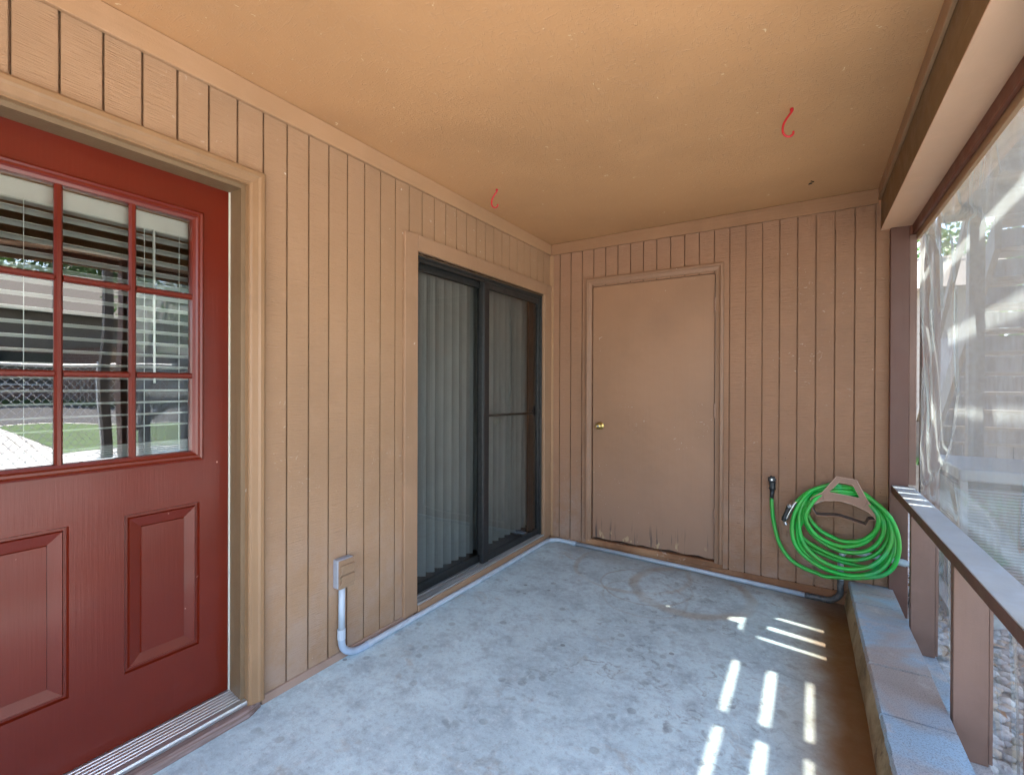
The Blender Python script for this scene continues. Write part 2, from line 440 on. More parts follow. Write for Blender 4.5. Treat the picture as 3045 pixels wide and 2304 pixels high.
def leaf_mat(name, c):
    n = N(name); f = n.noise(2.3, 3); cc = n.mix(n.ramp(f, .35, .65), c, (c[0] * 1.9, c[1] * 1.6, c[2]))
    n.fin(cc, .55); n.b.inputs["Transmission Weight"].default_value = 0
    tr = n.t.nodes.new("ShaderNodeBsdfTranslucent"); tr.inputs[0].default_value = (c[0] * 1.6, c[1] * 2.0, c[2], 1)
    mx = n.t.nodes.new("ShaderNodeMixShader"); mx.inputs[0].default_value = .2
    n.l(n.b.outputs[0], mx.inputs[1]); n.l(tr.outputs[0], mx.inputs[2]); n.l(mx.outputs[0], n.out.inputs[0]); return n.m
M['leaf'] = leaf_mat('green_leaves', (.04, .10, .016))
def stone_mat():
    n = N('pale_gravel'); at = n.t.nodes.new("ShaderNodeNewGeometry")
    rp = at.outputs["Random Per Island"]
    c = n.mix(n.ramp(rp, 0, 1), (.50, .48, .45), (.24, .245, .26)); c = n.mix(n.ramp(rp, .80, .83), c, (.42, .33, .24))
    return n.fin(n.mix(n.ramp(n.noise(60, 3), .4, .7, 0, .5), c, (.2, .19, .18)), .8)
M['stone'] = stone_mat()
def leafdry():
    n = N('dry_leaf'); return n.fin(n.mix(n.ramp(n.geo.outputs["Random Per Island"], 0, 1), (.45, .22, .08), (.30, .22, .14)), .7)
M['dryleaf'] = leafdry()
def brick_mat():
    n = N('brick'); b = n.t.nodes.new("ShaderNodeTexBrick"); 
    cmb = n.t.nodes.new("ShaderNodeCombineXYZ"); X = n.xyz(); n.l(n.math('ADD', X[0], X[1]), cmb.inputs[0]); n.l(X[2], cmb.inputs[1]); n.l(cmb.outputs[0], b.inputs["Vector"])
    b.inputs["Scale"].default_value = 2.2; b.inputs["Color1"].default_value = (.22, .11, .08, 1); b.inputs["Color2"].default_value = (.16, .085, .065, 1); b.inputs["Mortar"].default_value = (.35, .32, .29, 1)
    return n.fin(b.outputs["Color"], .85)
M['brick'] = brick_mat()
def glass_mat(name, tint, refl=1.0, rough=0.0):
    n = N(name)
    tr = n.t.nodes.new("ShaderNodeBsdfTransparent"); tr.inputs[0].default_value = (*tint, 1)
    gl = n.t.nodes.new("ShaderNodeBsdfGlossy"); gl.inputs["Roughness"].default_value = rough
    fr = n.t.nodes.new("ShaderNodeFresnel"); fr.inputs[0].default_value = 1.5
    k = n.math('MINIMUM', n.math('MULTIPLY', fr.outputs[0], refl), 1.0)
    wv = n.bump(n.noise(1.3, 1), .01); n.l(wv, gl.inputs["Normal"])
    mx = n.t.nodes.new("ShaderNodeMixShader"); n.l(k, mx.inputs[0]); n.l(tr.outputs[0], mx.inputs[1]); n.l(gl.outputs[0], mx.inputs[2])
    n.l(mx.outputs[0], n.out.inputs[0]); return n.m
M['glass'] = glass_mat('window_glass', (.88, .92, .90), 4.2)
M['glass_slide'] = glass_mat('slider_glass', (.60, .62, .60), 1.8)
def vinyl_mat():
    n = N('clear_vinyl_sheet')
    tr = n.t.nodes.new("ShaderNodeBsdfTransparent"); tr.inputs[0].default_value = (.90, .93, .93, 1)
    gl = n.t.nodes.new("ShaderNodeBsdfGlossy"); gl.inputs["Roughness"].default_value = .24
    df = n.t.nodes.new("ShaderNodeBsdfDiffuse"); df.inputs[0].default_value = (.38, .42, .41, 1)
    tl = n.t.nodes.new("ShaderNodeBsdfTranslucent"); tl.inputs[0].default_value = (.42, .48, .48, 1)
    hz = n.t.nodes.new("ShaderNodeMixShader"); hz.inputs[0].default_value = .6; n.l(df.outputs[0], hz.inputs[1]); n.l(tl.outputs[0], hz.inputs[2])
    streak = n.noise(1.0, 4, .6, .6, vec=n.map((9, 9, 1.6))); sm = n.noise(150, 2)
    k = n.math('ADD', n.ramp(streak, .35, .75, .36, .54), n.ramp(sm, .66, .8, 0, .08))
    X = n.xyz(); k = n.math('MULTIPLY', k, n.ramp(X[2], .55, .85, .35, 1.0)); k = n.math('ADD', k, n.ramp(X[2], 1.5, 2.1, 0, .18))
    m1 = n.t.nodes.new("ShaderNodeMixShader"); n.l(k, m1.inputs[0]); n.l(tr.outputs[0], m1.inputs[1]); n.l(hz.outputs[0], m1.inputs[2])
    fr = n.t.nodes.new("ShaderNodeFresnel"); fr.inputs[0].default_value = 1.45
    m2 = n.t.nodes.new("ShaderNodeMixShader"); n.l(n.math('MINIMUM', n.math('MULTIPLY', fr.outputs[0], .42), .8), m2.inputs[0]); n.l(m1.outputs[0], m2.inputs[1]); n.l(gl.outputs[0], m2.inputs[2])
    bp = n.bump(n.noise(1.0, 3, .5, vec=n.map((10, 10, 3))), .002); n.l(bp, gl.inputs["Normal"]); n.l(bp, df.inputs["Normal"])
    n.l(m2.outputs[0], n.out.inputs[0]); return n.m
M['vinyl'] = vinyl_mat()

# ------------------------------------------------------------------ ground and porch shell (setting)
H = 2.502
def zfl(x): return -0.021 - 0.0255 * x                  # the slab falls away from the house
fl = MB()
nx, ny = 2, 2
fl.v += [(-.16, -1.6, zfl(-.16)), (2.34, -1.6, zfl(2.34)), (2.34, 3.74, zfl(2.34)), (-.16, 3.74, zfl(-.16)),
         (-.16, -1.6, -.35), (2.34, -1.6, -.35), (2.34, 3.74, -.35), (-.16, 3.74, -.35)]
fl.f += [(0, 1, 2, 3), (4, 7, 6, 5), (0, 4, 5, 1), (1, 5, 6, 2), (2, 6, 7, 3), (3, 7, 4, 0)]
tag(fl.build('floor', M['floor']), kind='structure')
tag(MB().box(-3.7, 2.262, -1.6, 3.9, H, H + .09).build('ceiling', M['ceiling']), kind='structure')
g = MB(); ex = [-14, -2, 2.3, 5.4, 12, 20, 60, 200]
zg = lambda x, y: -.2 + max(0, min(.75, (x - 9) * .06))
xs = [-200, -10, 2.3, 5.4, 9, 12, 15, 20, 22, 60, 200]
for a, b in zip(xs, xs[1:]):
    g.quad((a, -200, zg(a, 0)), (b, -200, zg(b, 0)), (b, 200, zg(b, 0)), (a, 200, zg(a, 0)))
tag(g.build('ground', M['earth']), kind='structure')
tag(MB().quad((5.5, -30, -.196), (9, -30, -.196), (9, 40, -.196), (5.5, 40, -.196)).quad((9, -30, -.196), (15, -30, .164), (15, 40, .164), (9, 40, -.196)).build('pavement', M['pave']), kind='structure')
tag(MB().quad((10.5, 3.2, -.098), (14.8, 3.2, .16), (14.8, 9.5, .16), (10.5, 9.5, -.098)).build('lawn', M['grass']), kind='structure')
tag(MB().box(-14, 5.1, 7.9, 20, -.3, .30).build('terrace', M['earth']), kind='structure')
tag(MB().quad((-14, 9.0, .304), (5.1, 9.0, .304), (5.1, 12.4, .304), (-14, 12.4, .304)).build('path', M['pave']), kind='structure')
tag(MB().quad((15.05, -40, .172), (19.4, -40, .432), (19.4, 60, .432), (15.05, 60, .172)).build('road', M['asphalt']), kind='structure')

# room behind the glass
rm = MB().box(-3.6, -3.5, -.6, 3.9, -.1, H)
rm.box(-3.5, -.165, -.7, -.6, -.1, H); rm.box(-3.5, -.165, 3.9, 4.0, -.1, H)
tag(rm.build('room_walls', M['roomwall']), kind='structure')
tag(MB().box(-3.5, -.155, -.6, 3.9, -.1, .028).build('room_floor', M['carpet']), kind='structure')

# ------------------------------------------------------------------ grooved plywood walls
DOOR = (.166, 1.0575, -.1, 2.0955)                       # opening in y,z
SLD = (2.02, 3.53, -.1, 2.045)
GW = .0078
zb = .016
lw = thing('plywood_wall', 'long tan grooved plywood house wall between the red door and the glass sliding door', 'wall', (0, 1.5, 0))
s = MB(); gy = [.387 + .1049 * k for k in range(-19, 32)]
gy = [y for y in gy if y < 3.62]
edges = [-1.6] + gy + [3.66]
for a, b in zip(edges, edges[1:]):
    y0 = a + (GW / 2 if a in gy else 0); y1 = b - (GW / 2 if b in gy else 0)
    for (u0, u1, v0, v1) in cells((y0, y1, zb, 2.42), [DOOR, SLD]): s.box(-.019, 0, u0, u1, v0, v1)
for (u0, u1, v0, v1) in cells((-1.6, 3.8, zb, 2.499), [DOOR, SLD]): s.box(-.15, -.018, u0, u1, v0, v1)
s.build('siding', M['siding'], lw)
MB().box(0, .019, -1.6, 3.641, 2.411, 2.500).build('top_trim', M['trim_y'], lw, bevel=.002)
bs = MB()
bs.box(-.14, .006, 1.115, 2.0, -.034, zb - .002); bs.box(-.14, .006, -1.6, .10, -.034, zb - .002); bs.box(-.14, .004, 3.53, 3.655, -.034, zb - .003)
bs.build('sill_plate', paint('pinkish_sill_paint', (.34, .225, .165), .6, grain=(30, 3, 30), chips=.05, dirt=.3), lw, bevel=.003)
cl_ = MB(); cy_ = [1.12 + i * .02 for i in range(120)]
cl_.tube([(.0065, y, -.026) for y in cy_ if y < 1.95], [.0012 + .0022 * abs(mnoise.noise(Vector((y * 9, 0, 3)))) for y in cy_ if y < 1.95], 6); cl_.build('caulk_line', M['caulk'], lw)
bw = thing('plywood_wall', 'brown grooved plywood end wall holding the closet door and the green hose', 'wall', (1.1, D, 0))
s = MB(); gx = [.0945 + .1021 * k for k in range(0, 22)]
CDF = (.392, 1.331, -.1, 2.104)
edges = [.02] + gx + [2.31]
for a, b in zip(edges, edges[1:]):
    x0 = a + (GW / 2 if a in gx else 0); x1 = b - (GW / 2 if b in gx else 0)
    for (u0, u1, v0, v1) in cells((x0, x1, zb - .008 + rnd.uniform(-.001, .001), 2.42), [CDF]): s.box(u0, u1, D, D + .019, v0, v1)
for (u0, u1, v0, v1) in cells((-.15, 2.31, zb - .008, 2.499), [CDF]): s.box(u0, u1, D + .018, D + .12, v0, v1)
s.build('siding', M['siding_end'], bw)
MB().box(.0195, 2.252, D - .019, D - .0001, 2.409, 2.500).build('top_trim', M['trim_x'], bw, bevel=.002)
MB().box(.001, .038, D - .012, D - .0002, .012, 2.408).build('corner_trim', M['trim'], bw, bevel=.002)
f = MB(); f.v += [(0.0, D - .006, -.1), (2.33, D - .006, -.1), (2.33, D + .12, -.1), (0.0, D + .12, -.1), (0.0, D + .004, .006), (2.33, D + .004, .004), (2.33, D + .12, .004), (0.0, D + .12, .006)]
f.f += [(0, 1, 5, 4), (4, 5, 6, 7), (1, 2, 6, 5), (2, 3, 7, 6), (3, 0, 4, 7), (0, 3, 2, 1)]
f.build('footing', M['footing'], bw)
MB().box(.3385, 1.3835, D - .010, D + .1, .0045, .046).build('door_curb', M['footing'], bw, bevel=.004)
# closed store room behind the end wall
MB().box(-.15, 2.31, D + .125, 5.2, -.2, 2.59).build('store_room', M['sidingfar'], bw)

# ------------------------------------------------------------------ red entry door
ed = thing('entry_door', 'red panelled front door with a nine pane window and white slat blind behind it', 'door', (-.1, .6, 0))
XF = -.10; DY0, DY1, DZ0, DZ1 = .190, 1.034, .052, 2.080
mpD = lambda u, v, h: (XF + h, u, v)
LITE = (.292, .936, 1.003, 1.962)
PR = (.687, .927, .288, .840); PL = (.301, .541, .288, .840)
leaf = MB()
for (u0, u1, v0, v1) in cells((DY0, DY1, DZ0, DZ1), [LITE, PR, PL]):
    leaf.quad((XF, u0, v0), (XF, u1, v0), (XF, u1, v1), (XF, u0, v1))
for (u0, u1, v0, v1) in cells((DY0, DY1, DZ0, DZ1), [LITE]):
    leaf.quad((XF - .044, u0, v0), (XF - .044, u1, v0), (XF - .044, u1, v1), (XF - .044, u0, v1))
leaf.frame(mpD, (DY0, DY1, DZ0, DZ1), [(0, 0), (0, -.044)])
leaf.frame(mpD, LITE, [(0, 0), (0, -.044)])
for P in (PR, PL):
    leaf.frame(mpD, P, [(0, 0), (.004, -.010), (.012, -.010), (.016, -.003), (.050, -.011), (.052, -.006)], fill=True)
lf = leaf.build('door_leaf', M['red'], ed)
fr = MB().frame(mpD, LITE, [(0, -.001), (0, .010), (.006, .013), (.012, .009), (.020, .009), (.026, .004), (.036, .001), (.038, -.014), (.038, -.03), (0, -.03)])
# muntins
gy0, gy1, gz0, gz1 = .330, .898, 1.041, 1.924
mu = MB()
my = [.517, .712]; mz = [1.328, 1.6315]
def muntin(mb, axis, c, a, b, hw=.0105):
    pr = [(-hw, -.014), (-hw, -.006), (-hw * .45, .001), (hw * .45, .001), (hw, -.006), (hw, -.014)]
    if axis == 'v': mb.prism([(XF + h, c + u) for u, h in pr], 'z', a, b)
    else: mb.prism([(XF + h, c + u) for u, h in pr], 'y', a, b)
for y in my: muntin(mu, 'v', y, gz0 - .003, gz1 + .003)
cols_ = [gy0 - .002] + my + [gy1 + .002]
for z in mz:
    for a, b in zip(cols_, cols_[1:]):
        a2 = a + (.0108 if a in my else 0); b2 = b - (.0108 if b in my else 0)
        muntin(mu, 'h', z, a2, b2)
wf = fr.build('window_frame', M['red'], lf)
mu.build('muntins', M['red'], lf)
rows_ = [gz0 - .002] + mz + [gz1 + .002]
for a, b in zip(cols_, cols_[1:]):
    for c, d in zip(rows_, rows_[1:]):
        MB().quad((XF - .0135, a, c), (XF - .0135, b, c), (XF - .0135, b, d), (XF - .0135, a, d)).build('glass_pane', M['glass'], lf)
dkb = MB(); i_ = 0
for (dx, r) in [(0, .031), (.004, .031), (.007, .026), (.008, .013), (.024, .011), (.030, .018), (.036, .0255), (.046, .0275), (.054, .025), (.060, .014), (.061, .003)]:
    for j in range(20):
        aa = 2 * math.pi * j / 20; dkb.v.append((XF + dx, .248 + r * math.cos(aa), .93 + r * math.sin(aa)))
    if i_:
        for j in range(20): dkb.f.append(((i_ - 1) * 20 + j, (i_ - 1) * 20 + (j + 1) % 20, i_ * 20 + (j + 1) % 20, i_ * 20 + j))
    i_ += 1
dkb.build('knob', M['brass'], lf, smooth=True)
# brickmould casing, jamb
cs = MB(); CO = (.105, 1.117, .012, 2.155)
cs.frame(mpL, CO, [(0, 0), (0, .024), (.008, .030), (.022, .030), (.030, .024), (.052, .020), (.058, .012), (.0625, .012), (.0625, -.012), (.0625, -.02)], legs=True)
cs.build('door_casing', M['casing'], ed)
jb = MB()
JO = (DY0 - .004, DY1 + .004, .05, DZ1 + .005)
jb.frame(lambda u, v, h: (h, u, v), (CO[0] + .0625, CO[1] - .0625, .028, CO[3] - .0625), [(0, -.012), (.016, -.014), (.016, -.098), (.002, -.098), (.002, -.16), (-.004, -.16)], legs=True)
jb.build('door_jamb', paint('jamb_paint', (.16, .10, .05), .5, grain=(30, 30, 2)), ed)
MB().frame(mpL, (DY0 - .0045, DY1 + .0045, .05, DZ1 + .0055), [(0, -.0975), (.0, -.094), (.0040, -.094), (.0042, -.106)], legs=True).build('weatherstrip', M['weather'], ed)
th = MB(); pr = [(-.16, .03), (-.16, .052), (-.10, .050)]
for k in range(6):
    x = -.092 + k * .0135; z = .0485 - k * .0028
    pr += [(x, z), (x + .002, z + .0022), (x + .004, z + .0022), (x + .006, z - .0004)]
pr += [(-.006, .033), (.004, .031), (.007, .024), (.007, .014), (-.0, .012), (-.1, .012)]
th.v += [(x, y, z) for y in (.16, 1.056) for (x, z) in pr]; k = len(pr)
th.f += [tuple(range(k)), tuple(range(2 * k - 1, k - 1, -1))] + [(i, (i + 1) % k, k + (i + 1) % k, k + i) for i in range(k)]
th.build('threshold', M['alu'], ed)
# weathered timber sill under the door
sl = MB(); prs = [(-.12, -.03), (.032, -.03), (.040, -.018), (.038, .000), (.028, .010), (.0, .011), (-.12, .011)]
sl.v += [(x - (.006 if yy > 1.05 else 0) - (.02 if (yy > 1.09 and x > 0) else 0), yy, z) for yy in (-.2, .6, 1.045, 1.106) for (x, z) in prs]; k = len(prs)
for j in range(3): sl.f += [(j * k + i, j * k + (i + 1) % k, (j + 1) * k + (i + 1) % k, (j + 1) * k + i) for i in range(k)]
sl.f += [tuple(range(k)), tuple(range(4 * k - 1, 3 * k - 1, -1))]
def oldwood():
    n = N('weathered_sill_wood'); c = (.15, .095, .075); g = n.noise(1.0, 5, .65, 1.2, vec=n.map((70, 3.2, 70)))
    cc = n.mix(n.ramp(g, .35, .68), c, (.27, .20, .18)); cc = n.mix(n.ramp(g, .66, .74, 0, .8), cc, (.05, .03, .025))
    kn = n.ramp(n.voro(6, vec=n.map((1, .7, 1))), .10, .05); cc = n.mix(n.math('MULTIPLY', kn, .8), cc, (.36, .19, .09))
    return n.fin(cc, .75, n.bump(g, .004))
M['oldwood'] = oldwood()
sl.build('sill', M['oldwood'], ed)

# white slat blind inside the door window
vb = thing('slat_blind', 'white horizontal slat blind hanging behind the red door glass', 'blind', (-.17, .6, 1.9))
MB().box(-.20, -.148, .285, .935, 1.862, 1.925).build('headrail', M['white'], vb, bevel=.004)
z = 1.838; nslat = 0
while z > 1.105:
    sm_ = MB(); pr_ = []
    for t in range(7):
        u = (t / 6 - .5); pr_.append((-.174 + u * .048, z + .0035 * (1 - 4 * u * u) + u * .006))
    sm_.prism(pr_ + [(x, zz - .0016) for (x, zz) in reversed(pr_)], 'y', .288, .933)
    # prism('y') takes (x, z)
    sm_.build('slat', M['white'], vb); z -= .0435; nslat += 1
for k in range(5): MB().box(-.198, -.150, .288, .933, 1.047 + k * .0075, 1.0495 + k * .0075).build('slat', M['white'], vb)
MB().box(-.199, -.149, .288, .933, 1.026, 1.044).build('bottom_rail', M['white'], vb, bevel=.003)
for y in (.355, .447, .735, .762, .875):
    MB().tube([(-.1475, y, 1.03), (-.1475, y, 1.87)], .0011, 5).build('cord', M['white'], vb)
MB().tube([(-.142, .792, 1.30), (-.143, .790, 1.865)], .0042, 8).build('tilt_wand', M['white'], vb)

# ------------------------------------------------------------------ sliding glass door
sg = thing('sliding_door', 'dark framed sliding glass patio door with a mauve brown wooden surround', 'door', (0, 2.77, 0))
sr = MB(); 
sr.box(.0002, .021, 1.911, 2.013, .010, 2.147); sr.box(.0002, .021, 3.530, 3.648, .012, 2.147)
sr.box(.0002, .0215, 2.0135, 3.5295, 2.056, 2.149)
sr.build('surround', M['mauve'], sg, bevel=.0025)
MB().box(-.14, .0, 2.0, 2.016, .03, 2.05).box(-.14, .0, 3.528, 3.545, .03, 2.05).box(-.14, 0, 2.016, 3.528, 2.046, 2.06).build('reveal', M['mauve'], sg)
kb = MB(); kb.box(-.13, .024, 2.018, 3.528, -.035, .040); kb.build('kick_board', M['mauve'], sg, bevel=.004)
# frame
frm = MB(); frm.box(-.125, -.004, 2.0165, 2.030, .05, 2.0455); frm.box(-.125, -.004, 3.513, 3.5275, .05, 2.0455)
frm.box(-.125, -.004, 2.0305, 3.5125, 2.032, 2.0455); frm.box(-.022, -.016, 2.0305, 3.5125, 2.010, 2.032)
frm.build('outer_frame', M['bronze'], sg, bevel=.001)
tr = MB(); tr.box(-.13, .018, 2.019, 3.5255, .0405, .047)
for x in (-.105, -.082, -.048, -.022, -.004): tr.box(x - .0016, x + .0016, 2.0305, 3.5125, .0472, .060 if x < -.06 else .057)
tr.box(.010, .0178, 2.019, 3.5255, .0472, .053)
tr.build('track', M['alu_dirty'], sg, bevel=.0008)
def panel(x0, x1, y0, y1, hl, hr, bot, nm, mat):
    p_ = MB(); zb_, zt = .058, 2.022
    p_.box(x0, x1, y0, y0 + hl, zb_, zt); p_.box(x0, x1, y1 - hr, y1, zb_, zt)
    p_.box(x0 + .001, x1 - .001, y0 + hl, y1 - hr, zb_, zb_ + bot); p_.box(x0 + .001, x1 - .001, y0 + hl, y1 - hr, zt - .045, zt)
    o = p_.build(nm, mat, sg, bevel=.0015)
    xm = (x0 + x1) / 2
    MB().quad((xm, y0 + hl, zb_ + bot), (xm, y1 - hr, zb_ + bot), (xm, y1 - hr, zt - .045), (xm, y0 + hl, zt - .045)).build('glass_pane', M['glass_slide'], o)
    return o
panel(-.085, -.060, 2.031, 2.765, .012, .045, .050, 'fixed_panel', M['bronze'])
mp_ = panel(-.046, -.020, 2.700, 3.5125, .070, .022, .046, 'sliding_panel', M['bronze'])
MB().box(-.0195, -.011, 2.702, 2.764, .06, 2.02).build('meeting_stile', M['black'], mp_, bevel=.0015)
MB().box(-.062, -.0475, 3.455, 3.508, .10, 1.975).build('inner_jamb', M['black'], sg)
MB().tube([(-.052, 2.775, 1.082), (-.052, 3.46, 1.068)], .009, 8).build('security_bar', M['bronze'], sg)
hd = MB().box(-.019, -.006, 3.470, 3.488, 1.045, 1.125); hd.box(-.006, .004, 3.466, 3.490, 1.075, 1.095); hd.build('latch', M['bronze'], mp_, bevel=.002)

# vertical vane blind in the room
vv = thing('vertical_blind', 'grey vertical vane blind hanging inside the sliding glass door', 'blind', (-.17, 2.77, 2.0))
MB().box(-.20, -.14, 2.0, 3.56, 2.025, 2.06).build('headrail', M['white'], vv)
k = 0; y = 2.075
while y < 3.56:
    a = R(64 + rnd.uniform(-9, 9))
    v_ = MB(); n_ = 6; pts = []
    for t in range(n_ + 1):
        u = (t / n_ - .5) * .090; bow = .012 * (1 - (2 * t / n_ - 1) ** 2)
        pts.append((-.176 + u * math.sin(a) + bow * math.cos(a), y + u * math.cos(a) - bow * math.sin(a)))
    for j in range(n_):
        (xa, ya), (xb, yb) = pts[j], pts[j + 1]
        v_.quad((xa, ya, .098), (xb, yb, .098), (xb, yb, 2.03), (xa, ya, 2.03))
    v_.build('vane', M['vane'], vv, smooth=True); y += .0825 + rnd.uniform(-.004, .004)

# ------------------------------------------------------------------ closet door in the end wall
cd = thing('closet_door', 'plain brown flush storage closet door with peeling bottom edge and brass knob', 'door', (.86, D, .06))
lf2 = MB(); zs_ = [.062 + (.004 * math.sin(i * 1.7) + rnd.uniform(-.003, .003)) for i in range(19)]
pts = [(.398 + i * (1.324 - .398) / 18, zs_[i]) for i in range(19)]
lf2.prism(pts + [(1.322, 2.099), (.396, 2.099)], 'y', D + .004, D + .040)
cl = lf2.build('door_leaf', M['closet'], cd)
cc_ = MB(); cc_.frame(mpB, (.337, 1.385, .040, 2.172), [(0, 0), (0, .020), (.008, .026), (.020, .026), (.028, .017), (.050, .013), (.055, .013), (.055, -.012)], legs=True)
cc_.build('door_casing', paint('closet_casing_paint', (.25, .14, .082), .45, grain=(30, 30, 2), chips=.01), cd)
MB().box(.38, 1.345, D + .045, D + .10, .03, 2.12).build('dark_backing', M['dark'], cd)  # near-black sheet paints the shade in the gaps around the leaf
for zc in (1.876, 1.124, .372):
    hg = MB().tube([(1.3265, D - .006, zc - .052), (1.3265, D - .006, zc + .052)], .0068, 10)
    hg.box(1.3205, 1.3265, D - .004, D + .004, zc - .05, zc + .05)
    for q in (-.03, -.01, .01, .03): hg.tube([(1.3265, D - .006, zc + q - .001), (1.3265, D - .006, zc + q + .001)], .0076, 10)
    hg.build('hinge', M['hinge'], cd)
def lathe_y(mb, cx, cz, y0, prof, n=20):
    i0 = len(mb.v)
    for (dy, r) in prof:
        for j in range(n):
            a = 2 * math.pi * j / n; mb.v.append((cx + r * math.cos(a), y0 - dy, cz + r * math.sin(a)))
    for k in range(len(prof) - 1):
        for j in range(n):
            a = i0 + k * n + j; b = i0 + k * n + (j + 1) % n; mb.f.append((a, b, b + n, a + n))
    mb.f.append(tuple(i0 + (len(prof) - 1) * n + j for j in range(n)))
kn = MB(); lathe_y(kn, .462, .974, D + .004, [(0, .031), (.004, .031), (.007, .026), (.008, .013), (.024, .011), (.030, .018), (.036, .0255), (.046, .0275), (.054, .025), (.060, .017), (.0615, .009), (.0585, .0085)], 28)
kk = kn.build('knob', M['brass'], cl, smooth=True)
kc = MB(); lathe_y(kc, .462, .974, D + .004, [(.055, .0084), (.0635, .008), (.0645, .004)], 16); kc.build('key_cylinder', M['chrome'], kk, smooth=True)

# ------------------------------------------------------------------ grey conduit, outlet box
ob = thing('outlet_box', 'tan covered outdoor electrical outlet box screwed to the plywood wall', 'outlet', (0, 1.51, .40))
MB().box(.0002, .034, 1.462, 1.552, .335, .470).build('back_box', M['box_grey'], ob, bevel=.003)
MB().box(.0343, .040, 1.466, 1.556, .331, .466).build('cover_plate', M['cover'], ob, bevel=.002)
for z0 in (.351, .400):
    fo = MB().box(.0402, .050, 1.474, 1.554, z0, z0 + .043).build('flap_cover', M['cover'], ob, bevel=.004, seg=2)
    MB().box(.0502, .0525, 1.492, 1.543, z0 + .010, z0 + .033).build('raised_panel', M['cover'], fo, bevel=.001)
    MB().tube([(.047, 1.470, z0 + .003), (.047, 1.470, z0 + .012)], .004, 8).build('hinge_pin', M['cover'], fo)
    MB().tube([(.047, 1.470, z0 + .031), (.047, 1.470, z0 + .040)], .004, 8).build('hinge_pin', M['cover'], fo)
cp = thing('conduit', 'thin grey plastic conduit running from the outlet box along both walls to the kerb', 'pipe', (.02, 1.5, 0))
PR_ = .0155
zc = lambda x: zfl(x) + PR_ + .001
path = [(.021, 1.497, .334), (.021, 1.496, .13)]
MB().tube(path, PR_, 14).build('riser_pipe', M['pvc'], cp, smooth=True)
MB().tube([(.020, 1.496, .134), (.020, 1.496, .085)], PR_ + .0035, 14).build('coupling', M['pvc'], cp, bevel=.001, smooth=False)
el = [(.020, 1.496, .092), (.0205, 1.497, .074)]
for k in range(0, 9):
    a = R(90 * k / 8); el.append((.021 + .010 * k / 8, 1.497 + .105 * (1 - math.cos(a)), .066 - (.066 - zc(.031)) * math.sin(a)))
el.append((.031, 1.66, zc(.031)))
MB().tube(catmull(el, 3), PR_ + .0012, 14).build('elbow', simple('blue_grey_elbow', (.34, .42, .52), .38, bs=14), cp, smooth=True)
MB().tube([(.031, 1.640, zc(.031)), (.031, 1.672, zc(.031))], PR_ + .003, 14).build('coupling', M['pvc'], cp, bevel=.001)
MB().tube(catmull([(.031, 1.63, zc(.031)), (.037, 2.1, zc(.031) + .001), (.040, 2.7, zc(.031)), (.036, 3.3, zc(.031) + .002), (.034, 3.52, zc(.031) + .002)], 6), PR_, 14).build('long_pipe', M['pvc'], cp, smooth=True)
cor = [(.034, 3.50, zc(.03))] + [(.034 + .10 * (1 - math.cos(R(a))), 3.535 + .098 * math.sin(R(a)), zc(.05)) for a in range(0, 91, 15)] + [(.24, 3.636, zc(.2))]
MB().tube(catmull(cor, 3), PR_ + .0012, 14).build('elbow', M['pvc'], cp, smooth=True)
MB().tube([(.222, 3.636, zc(.2)), (.262, 3.636, zc(.25))], PR_ + .003, 14).build('coupling', M['pvc'], cp)
MB().tube([(.25, 3.636, zc(.25) + .001), (1.1, 3.637, zc(1.1) + .003), (1.90, 3.632, zc(1.90))], PR_, 14).build('long_pipe', M['pvc'], cp, smooth=True)
el = [(1.88, 3.632, zc(1.9)), (1.93, 3.632, zc(1.93))] + [(1.985 + .085 * math.sin(R(a)), 3.632 - .03 * a / 90, zc(1.98) + .085 * (1 - math.cos(R(a)))) for a in range(0, 91, 15)] + [(2.070, 3.602, .10)]
MB().tube(catmull(el, 3), PR_ + .0025, 14).build('elbow', M['pvc_dark'], cp, smooth=True)
MB().tube(catmull([(2.070, 3.602, .09), (2.070, 3.602, .20), (2.075, 3.602, .25), (2.095, 3.602, .276), (2.13, 3.600, .283), (2.26, 3.592, .276), (2.44, 3.58, .262)], 6), PR_ + .001, 14).build('riser_pipe', M['pvc'], cp, smooth=True)
MB().tube([(2.335, 3.588, .2705), (2.385, 3.584, .2665)], PR_ + .005, 14).build('coupling', M['pvc'], cp, bevel=.001)

# ------------------------------------------------------------------ hose, hanger, tap, nozzle
hg = thing('hose_hanger', 'brown plastic hose hanger with a triangular top screwed to the end wall', 'hose hanger', (2.07, D, .6))
outl = [(2.043, .751), (2.142, .740), (2.193, .628), (2.237, .553), (2.237, .516), (2.202, .556), (2.136, .587), (2.090, .600), (2.051, .605), (1.982, .596), (1.945, .580), (1.908, .552), (1.912, .602), (1.971, .645)]
inn = [(2.057, .718), (2.123, .711), (2.159, .633), (2.006, .651)]
bm = bmesh.new(); ed_ = []
for lp in (outl, inn):
    vs = [bm.verts.new((x - 2.07, 3.515 - D, z - .6)) for (x, z) in lp]
    ed_ += [bm.edges.new((vs[i], vs[(i + 1) % len(vs)])) for i in range(len(vs))]
bmesh.ops.triangle_fill(bm, use_beauty=True, use_dissolve=False, edges=ed_)
me = bpy.data.meshes.new('face_plate'); bm.to_mesh(me); bm.free(); me.materials.append(M['hanger'])
fp = bpy.data.objects.new('face_plate', me); col.objects.link(fp); fp.parent = hg
m_ = fp.modifiers.new('solid', 'SOLIDIFY'); m_.thickness = .006; m_.offset = 0
def ribbon(pts, y0, y1, th=.004):
    mb = MB()
    for a, b in zip(pts, pts[1:]):
        mb.quad((a[0], y0, a[1]), (b[0], y0, b[1]), (b[0], y1, b[1]), (a[0], y1, a[1]))
    return mb
rim = MB()
